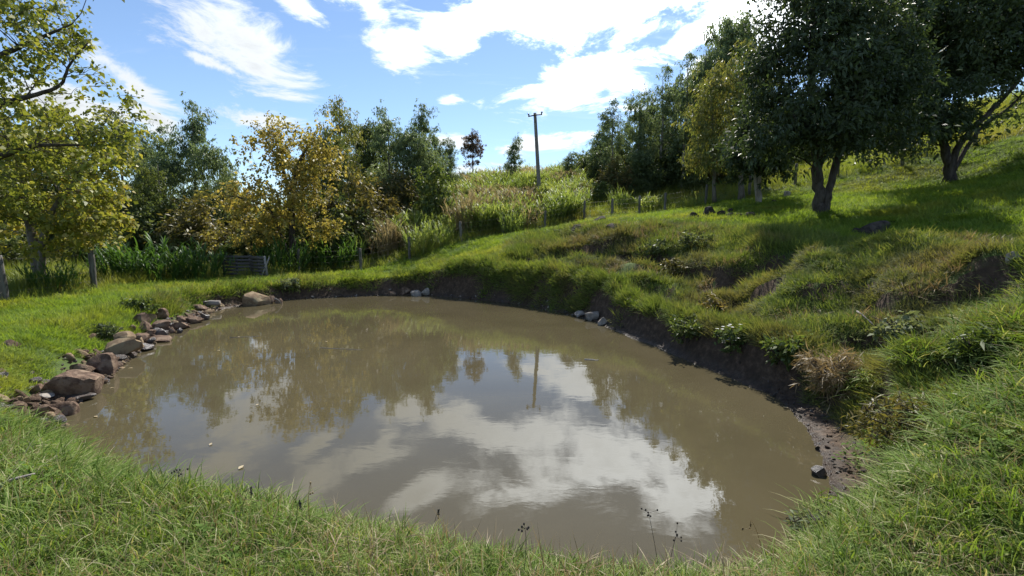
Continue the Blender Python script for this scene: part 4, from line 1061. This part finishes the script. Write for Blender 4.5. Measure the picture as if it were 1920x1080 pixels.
scatter('lawn_grass', 'short bright green grass of the left lawn, the far strip and hillside', np.column_stack([x, y, z]), jit(n, .12, x, y), np.column_stack([k, k, hz]), rng.integers(0, 6, n), LAWN, 'grass')

# rough grass of the slumped bank
x, y, r = polar(27000, 3.6, 24, 1.4)
z, D, m = ground(x, y, True); sl = slope(x, y)
ok = (m > .12) & (D > .16 + .3 * vnoise(x * 2, y * 2, 4)) & (sl < .95 + .6 * rng.random(len(x))) & (fbm(x, y, 1.2, 3, 87) > -.19)
x, y, z, r = x[ok], y[ok], z[ok], r[ok]; n = len(x)
k = np.clip(r / 6, .85, 3.5) ** .7; hz = (.6 + 1.0 * vnoise(x * .9, y * .9, 23)) * np.clip(k, .9, 1.8) * rng.uniform(.6, 1.3, n)
scatter('bank_grass', 'rough tussocky grass with brown patches on the slumped right bank', np.column_stack([x, y, z]), jit(n, .2, x, y), np.column_stack([k, k, hz]), rng.integers(0, 5, n), BANK, 'grass')

# dry stalks, most of them where the bank is brown
x, y, r = polar(26000, 1.2, 22, 1.2)
z, D, m = ground(x, y, True)
brown = sstep(-.02, .16, fbm(x, y, .45, 3, 97)) * m + .42 * (y < 5)
ok = (rng.random(len(x)) < brown * .85) & (D > .25) & ~beyond(x, y) & (slope(x, y) < 1.2)
x, y, z, r = x[ok], y[ok], z[ok], r[ok]; n = len(x); k = np.clip(r / 6, .45, 2.4) ** .7
scatter('dry_grass', 'straw coloured dead grass among the green of the right bank', np.column_stack([x, y, z]), jit(n, .3), np.column_stack([k, k, k * rng.uniform(.5, 1.2, n)]), np.where(y < 5, 4 + rng.integers(0, 3, n), rng.integers(0, 4, n)), DRY, 'grass')

# long grass round the photographer
x, y, r = polar(9500, 1.0, 7.5, .9, 62)
z, D, m = ground(x, y, True)
ok = (D > .0 + .12 * vnoise(x * 4, y * 4, 6)) & ((y < 3.9) | (x < -3.4) | (x > 2.6)) & (m < .8) & ~((x > 2.2) & (y > 3.6) & (D < .6)) & (slope(x, y) < 2.2)
x, y, z, r = x[ok], y[ok], z[ok], r[ok]; n = len(x)
hz = (.55 + .8 * vnoise(x * 1.6, y * 1.6, 33)) * rng.uniform(.6, 1.3, n) * np.where((x > 1.8), .9, 1.0) * np.clip(r / 2.6, .75, 1.3)
k = np.clip(r / 2.5, .8, 1.8)
for q_, rr_ in ((hit(1410, 1084), .3), (hit(1530, 1014), .26)):
    keep = np.hypot(x - q_[0] * .96, y - q_[1] + .16) > rr_
    x, y, z, r, hz = x[keep], y[keep], z[keep], r[keep], hz[keep]
n = len(x); k = np.clip(r / 2.5, .8, 1.8)
scatter('foreground_grass', 'long mixed grass in the foreground along the near shore', np.column_stack([x, y, z]), jit(n, .25), np.column_stack([k, k, hz]), rng.integers(0, 7, n), FORE, 'grass')

# clover and other broad leaves in the turf
def rosette(seed, n, h, mat):
    r = np.random.default_rng(seed); a = Acc(); q = r.uniform(0, 6.28, n); d = .09 * np.sqrt(r.random(n)); hh = h * r.uniform(.4, 1.1, n)
    pos = np.column_stack([np.cos(q) * d, np.sin(q) * d, hh]); ax = np.column_stack([np.cos(q + r.normal(size=n)), np.sin(q + r.normal(size=n)), r.uniform(-.3, .5, n)])
    nm = unit(n, r) * .35 + [0, 0, 1.0]; f = r.uniform(.6, 1.3, n); a.leaves(pos, ax, nm, .035 * f, .022 * f, .12); return a.mesh('rosette', M[mat])


WEED = [rosette(450 + k, 22, .09, 'l_weed') for k in range(4)]
x, y, r = polar(3000, 1.1, 9, 1.2, 62)
z, D, m = ground(x, y, True); ok = (D > .2) & ~beyond(x, y) & (fbm(x, y, .9, 3, 127) > .09) & (m < .6) & (slope(x, y) < 1.5) & ((y < 3.9) | (x < -3.4) | (x > 2.6))
x, y, z, r = x[ok], y[ok], z[ok], r[ok]; n = len(x); k = np.clip(r / 3.5, .7, 1.3)
scatter('turf_weeds', 'low broad leaved weeds and clover growing through the grass', np.column_stack([x, y, z]), jit(n, .15, x, y), np.column_stack([k, k, k * rng.uniform(.7, 1.3, n)]), np.minimum(3, rng.integers(0, 4, n)), WEED, 'weeds')

# straw lying loose in it
x, y, r = polar(2600, 1.1, 6.0, .9, 62)
z, D, m = ground(x, y, True); ok = (D > .12) & (m < .7) & ((y < 3.9) | (x < -3.4) | (x > 2.9)) & (fbm(x, y, .7, 3, 107) > -.09)
x, y, z = x[ok], y[ok], z[ok]; n = len(x)
scatter('straw_litter', 'pale dry straw tangled in the foreground grass', np.column_stack([x, y, z + .05]), jit(n, .3), np.column_stack([rng.uniform(.5, 1.0, (n, 2)), rng.uniform(.4, .9, n)]), 4 + rng.integers(0, 3, n), DRY, 'straw')

# uncut grass beyond the fence
x, y, r = polar(20000, 10, 60, 1.5)
z, D, m = ground(x, y, True)
ok = beyond(x, y) & (z > .2)
x, y, z, r = x[ok], y[ok], z[ok], r[ok]; n = len(x); k = np.clip(r / 24, .8, 2.2)
scatter('tall_grass', 'uncut yellow green grass beyond the fence and up the hill', np.column_stack([x, y, z]), jit(n, .15), np.column_stack([k, k, k ** .5 * rng.uniform(.6, 1.3, n)]), rng.integers(0, 5, n), TALL, 'grass')

# long grass hanging over the lip of the right and far banks
x, y, r = polar(34000, 3.6, 20, 1.3)
z, D, m = ground(x, y, True); _, cc, ww = pond(x, y)
ok = (D > cc + ww * (.72 - .55 * (fbm(x, y, .9, 3, 117) > .06))) & (D < cc + ww * 1.2) & (y > 4.0) & (x > -9.5) & ((x > 1.2) | (y > 12)) & (rng.random(len(x)) < .8)
x, y, z, r = x[ok], y[ok], z[ok], r[ok]; n = len(x); k = np.clip(r / 6, .9, 2.6) ** .7
scatter('lip_grass', 'long grass hanging over the edge of the right and far banks', np.column_stack([x, y, z]), jit(n, .25, x, y, .95), np.column_stack([k, k, k * rng.uniform(.9, 1.9, n)]), rng.integers(0, 5, n), BANK, 'grass')

# the belt of cane behind the fence, one mass of green and withered stems
pts, rots, scs, ids = [], [], [], []
for _ in range(330):
    px = rng.uniform(655, 1085); Yq = rng.uniform(27, 44); p = gpt(px, 400, Yq)
    if abs(px - 1010) < 30 and Yq < 33.5: continue
    pts.append(p); rots.append((rng.normal() * .06, rng.normal() * .06, rng.uniform(0, 6.28))); s = rng.uniform(.5, .92); scs.append((s * 1.25, s * 1.25, s))
    br = vnoise(np.array([px / 55.0]), np.array([Yq / 4.0]), 5)[0]; ids.append(int(rng.integers(2)) + (2 if br + .25 * rng.normal() > .58 else 0))
scatter('cane_belt', 'belt of tall green and withered cane filling the slope behind the fence', pts, rots, scs, ids, [CANE['green'][0], CANE['green'][1], CANE['brown'][0], CANE['brown'][1]], 'cane')

# undergrowth in the wood's shade
pts, rots, scs, ids = [], [], [], []
for _ in range(260):
    if rng.random() < .55: px, Yq = rng.uniform(-350, 700), rng.uniform(24, 40)
    else: px, Yq = rng.uniform(1090, 1640), rng.uniform(34, 46)
    p = gpt(px, 400, Yq); pts.append(p); rots.append((0, 0, rng.uniform(0, 6.28))); s = rng.uniform(.5, 1.15); scs.append((s, s, s * rng.uniform(.8, 1.2))); ids.append(int(rng.choice([0, 0, 1, 2])))
scatter('undergrowth', 'dense dark undergrowth filling the wood behind the trees', pts, rots, scs, ids, [PROTO['bush_round'][1], PROTO['bush_olive'][1], PROTO['bush_green'][1]], 'undergrowth')


# single plants of the bank and shore
def small_shrub(name, label, px, py, wpx, hpx, seed, leafm, bark='bark_dark', leaf=(.06, .03), n=26, per=40, cr=.10, group=None, cat='shrub', flower=False):
    g = hit(px, py); k = g[1] / FPX; w, h = wpx * k / 2, hpx * k
    st = [[(0, 0, 0, .012), (rng.normal() * w * .3, rng.normal() * w * .3, h * .5, .008), (rng.normal() * w * .6, rng.normal() * w * .6, h * .8, .004)] for _ in range(4)]
    wd, cw = grow(seed, st, [(0, 0, h * .55, w, w, h * .45, 1)], n, per, leaf, cr, .25, .9, .004, 4, shell=.2, twigs=1)
    root = plant_tree(name, label, cat, g, wd, cw, bark, leafm, group)
    if flower:
        r = np.random.default_rng(seed + 1)
        for _ in range(26):
            a = Acc(); q = unit(1, r)[0] * [w, w, h * .45] * r.uniform(.7, 1.05) + [0, 0, h * .55]; N = 6
            ang_ = np.linspace(0, 6.28, N, endpoint=False); ax = np.column_stack([np.cos(ang_), np.sin(ang_), np.full(N, .25)])
            a.leaves(np.repeat(q[None], N, 0), ax, np.repeat([[0, 0, 1.0]], N, 0), .035, .022, .1); obj('flower', a.mesh('flower', M['petal']), root)
    return root


small_shrub('flowering_shrub', 'small shrub with white flowers on the lip of the right bank', 1372, 664, 62, 54, 501, 'l_bush', leaf=(.07, .035), n=34, flower=True)
small_shrub('grey_weed', 'grey green leafy weed in the middle of the right bank', 1688, 648, 62, 52, 502, 'l_pale', leaf=(.07, .04), n=28)
small_shrub('dry_brush', 'heap of dry grey brush above the muddy right shore', 1720, 862, 190, 110, 503, 'l_olive', leaf=(.06, .012), n=80, per=46, cr=.12)
small_shrub('leafy_herb', 'low grey green herb with narrow leaves by the lower right water', 1550, 1030, 130, 60, 516, 'l_pale', leaf=(.05, .014), n=40, per=34, cr=.07)
small_shrub('dark_tussock', 'dark tussock on the near right slope', 1838, 690, 70, 48, 504, 'l_bush', leaf=(.10, .02), n=30)
small_shrub('dark_tussock', 'bluish dark tussock alone on the short grass below the stone row', 1302, 466, 62, 24, 505, 'l_under', leaf=(.09, .04), n=34, cr=.14)
small_shrub('dark_tussock', 'dark leafy tuft in the grass beside the sandy slabs', 197, 640, 36, 26, 506, 'l_under', leaf=(.07, .03), n=24)
small_shrub('dark_tussock', 'leafy tuft at the top of the rubble by the left lawn', 262, 590, 50, 24, 507, 'l_bush', leaf=(.08, .035), n=26)
small_shrub('pale_weed', 'pale flowering weed hanging over the far bank', 540, 548, 36, 14, 508, 'l_pale', leaf=(.09, .05), n=20)
small_shrub('dark_tussock', 'bushy weed at the foot of the far thin post', 645, 505, 30, 24, 509, 'l_bush', leaf=(.10, .05), n=24, cr=.14)
small_shrub('bank_bush', 'round dark bush on the upper slump right of the pond', 1238, 492, 56, 30, 510, 'l_under', leaf=(.10, .05), n=30, cr=.15)
small_shrub('bank_bush', 'dark bush on the slump below the round one', 1265, 520, 44, 28, 511, 'l_olive', leaf=(.10, .04), n=26, cr=.14)
small_shrub('bank_bush', 'brown green bush on the lip above the right waterline', 1335, 600, 50, 40, 512, 'l_olive', leaf=(.08, .03), n=30, cr=.12)
small_shrub('bank_bush', 'straw brown tussock above the mud of the right shore', 1570, 740, 110, 70, 513, 'g_dry', leaf=(.11, .010), n=56, per=60, cr=.12)
small_shrub('bank_bush', 'dark leafy bush on the right bank lip below the white flowers', 1470, 690, 80, 40, 514, 'l_bush', leaf=(.08, .035), n=34, cr=.12)
small_shrub('bank_bush', 'weedy bush on the bank left of the white flowers', 1290, 640, 60, 45, 515, 'l_bush', leaf=(.08, .03), n=30, cr=.12)


def stalk(label, px, py, tx, ty, seed, head='seed', dY=0.0):
    g = hit(px, py); tip = at(tx, ty, g[1] + dY) - g; r = np.random.default_rng(seed)
    root = tag(empty('weed_stalk', g), label, 'weed', 'seed stalks by the near shore')
    path = bez(np.zeros(3) - [0, 0, .05], tip * .5 + [r.normal() * .02, 0, .05], tip, 8)
    a = Acc(); a.tube(path, np.linspace(.0022, .0012, 8), 5); obj('stem', a.mesh('stem', M['g_dry' if head == 'bare' else 'stick']), root)
    a = Acc()
    for _ in range({'seed': 7, 'spike': 14, 'bare': 3}[head]):
        e = tip + (r.normal(size=3) * [.022, .022, .02] if head == 'seed' else np.array([r.normal() * .004, 0, -r.random() * .07]))
        a.tube([tip + (e - tip) * .1, e], [.0012, .001], 3, False); v, f = ico(1); a.add(e + v * (.006 if head != 'spike' else .004) * [1, 1, 1.4], None, f)
    obj('seed_head', a.mesh('seed_head', M['stick'] if head != 'bare' else M['g_dry']), root)


stalk('stalk with a brown star shaped seed head leaning right over the water', 270, 960, 335, 885, 601)
stalk('dark grass spike leaning right, left of the water centre', 440, 985, 470, 913, 602, 'spike')
stalk('thin upright spike right of the leaning dark spike', 558, 1000, 562, 938, 603, 'spike')
stalk('thin stalk with a pale tip at the near shore', 586, 1000, 582, 905, 604, 'bare')
stalk('upright stalk with a dark seed cluster at the bottom middle', 980, 1078, 984, 990, 605)
stalk('spike leaning right at the near shore, middle', 805, 1020, 822, 955, 606, 'spike')
stalk('tall twiggy stalk with small seeds at the lower right shore', 1240, 1085, 1216, 962, 607)
stalk('second twiggy stalk right of the tall one at the lower right shore', 1250, 1085, 1268, 1005, 608)
stalk('straight straw stalk standing in front of the lower right water', 1432, 1048, 1408, 975, 609, 'bare')
stalk('straw stalk lying to the left across the straight one', 1470, 1030, 1392, 990, 610, 'bare')


def twig(name, label, p0, p1, r0, r1, mat, bend=0.0, cat='branch'):
    a = Acc(); p0, p1 = np.array(p0), np.array(p1); path = bez(np.zeros(3), (p1 - p0) * .5 + [0, 0, bend], p1 - p0, 7); path[1:-1] += rng.normal(size=(5, 3)) * r0 * .2
    a.tube(path, np.linspace(r0, r1, 7), 8); return tag(obj(name, a.mesh(name, M[mat], True), None, p0), label, cat)


twig('fallen_log', 'bleached log end lying on the far left bank', onz(374, 571, .16), onz(412, 568, .20), .085, .08, 'log', cat='log')
twig('floating_stick', 'short dark stick lying in the near left shallows', onz(255, 914, .012), onz(300, 912, .012), .011, .009, 'stick')
twig('dead_branch', 'pale dead branch in the grass at the left edge', hit(-10, 945) + [0, 0, .10], hit(70, 925) + [0, 0, .13], .014, .007, 'log', .02)
twig('floating_stick', 'thin dark stick floating off the left rubble', onz(430, 633, .006), onz(490, 630, .004), .006, .003, 'log')
twig('floating_stick', 'thin dark stick floating in the middle of the far water', onz(600, 652, .004), onz(680, 656, .004), .006, .003, 'log')
twig('floating_stick', 'pale stick floating in front of the right bank', onz(1096, 674, .006), onz(1122, 675, .006), .014, .010, 'plank_pale')
twig('dead_branch', 'thin bare branch lying across the middle of the right bank', hit(1605, 600) + [0, 0, .12], hit(1660, 650) + [0, 0, .12], .012, .006, 'log', .04)
twig('root_snag', 'twisted root sticking out of the far left bank', onz(515, 560, .22), onz(528, 571, .01), .03, .012, 'log', .10, 'root')
for px, py, where in [(450, 632, 'beside the stick off the rubble'), (407, 657, 'just below the stick off the rubble'), (177, 780, 'right of the lowest tilted slab'), (393, 835, 'in front of the golden tree reflection'),
                      (447, 880, 'nearest to the grassy near shore'), (250, 690, 'right of the wedge shaped stone'), (610, 640, 'next to the long far stick'), (1480, 765, 'by the muddy right shore'),
                      (205, 728, 'right of the big dark faced block'), (480, 760, 'in the middle of the golden tree reflection')]:
    a = Acc(); p = onz(px, py, .008); v = np.array([[0, 0, 0], [.035, .022, .006], [.085, 0, .002], [.035, -.022, .005], [.06, .012, .006], [.06, -.012, .006]]) * rng.uniform(.6, 1.0)
    a.add(v, [(0, 3, 5, 2), (0, 2, 4, 1)]); o = tag(obj('floating_leaf', a.mesh('floating_leaf', M['dead_leaf']), None, p), 'pale fallen leaf floating on the water ' + where, 'leaf', 'leaves floating on the pond'); o.rotation_euler = (0, 0, rng.uniform(0, 6.28))

# broken stone and clods too small to count, along the stony left shore and on the mud at the right
def rubble(name, label, seg, n, lo, hi, mats, dmax):
    shapes = []
    for k in range(5):
        r = np.random.default_rng(700 + k); v, f = ico(2); v = v.copy()
        for _ in range(9):
            d = unit(1, r)[0]; q = v @ d; v -= np.outer(np.maximum(0, q - r.uniform(.3, .7)) * .95, d)
        a = Acc(); a.add(v * [1, .8, .6], None, f); shapes.append(a.mesh('pebble', M[mats[k % len(mats)]]))
    A = np.array([onz(p[0], p[1], 0)[:2] for p in seg]); t = rng.uniform(0, len(A) - 1, n)
    c = np.column_stack([np.interp(t, np.arange(len(A)), A[:, k]) for k in (0, 1)]); c += rng.normal(size=(n, 2)) * dmax
    z, D, m = ground(c[:, 0], c[:, 1], True); ok = (D > -.08) & (D < dmax * 1.6)
    c, z = c[ok], z[ok]; n = len(c); s_ = lo * (hi / lo) ** (rng.random(n) ** 1.5)
    scatter(name, label, np.column_stack([c, z + s_ * .2]), rng.uniform(0, 6.28, (n, 3)) * [.12, .12, 1], np.repeat(s_[:, None], 3, 1), rng.integers(0, 5, n), shapes, 'rubble')


rubble('shore_rubble', 'small broken stones and clods between the boulders of the left shore', [(90, 800), (120, 770), (165, 738), (205, 705), (250, 668), (310, 630), (370, 598), (420, 578)], 1500, .03, .14, ['stone', 'stone', 'stone_sand', 'stone_wet', 'stone'], .55)
rubble('mud_clods', 'dark clods and pebbles scattered on the muddy right shore', [(1440, 741), (1490, 772), (1525, 820), (1545, 890), (1560, 940)], 700, .008, .035, ['stone_wet', 'stone_wet', 'stone_dark', 'stone', 'stone_wet'], .4)
rubble('bank_clods', 'small stones and clods at the foot of the far bank', [(430, 575), (540, 562), (640, 557), (760, 553), (850, 557), (930, 566), (1010, 577), (1090, 594), (1150, 618)], 500, .02, .07, ['stone', 'stone_wet', 'stone', 'stone_dark', 'stone_pale'], .25)
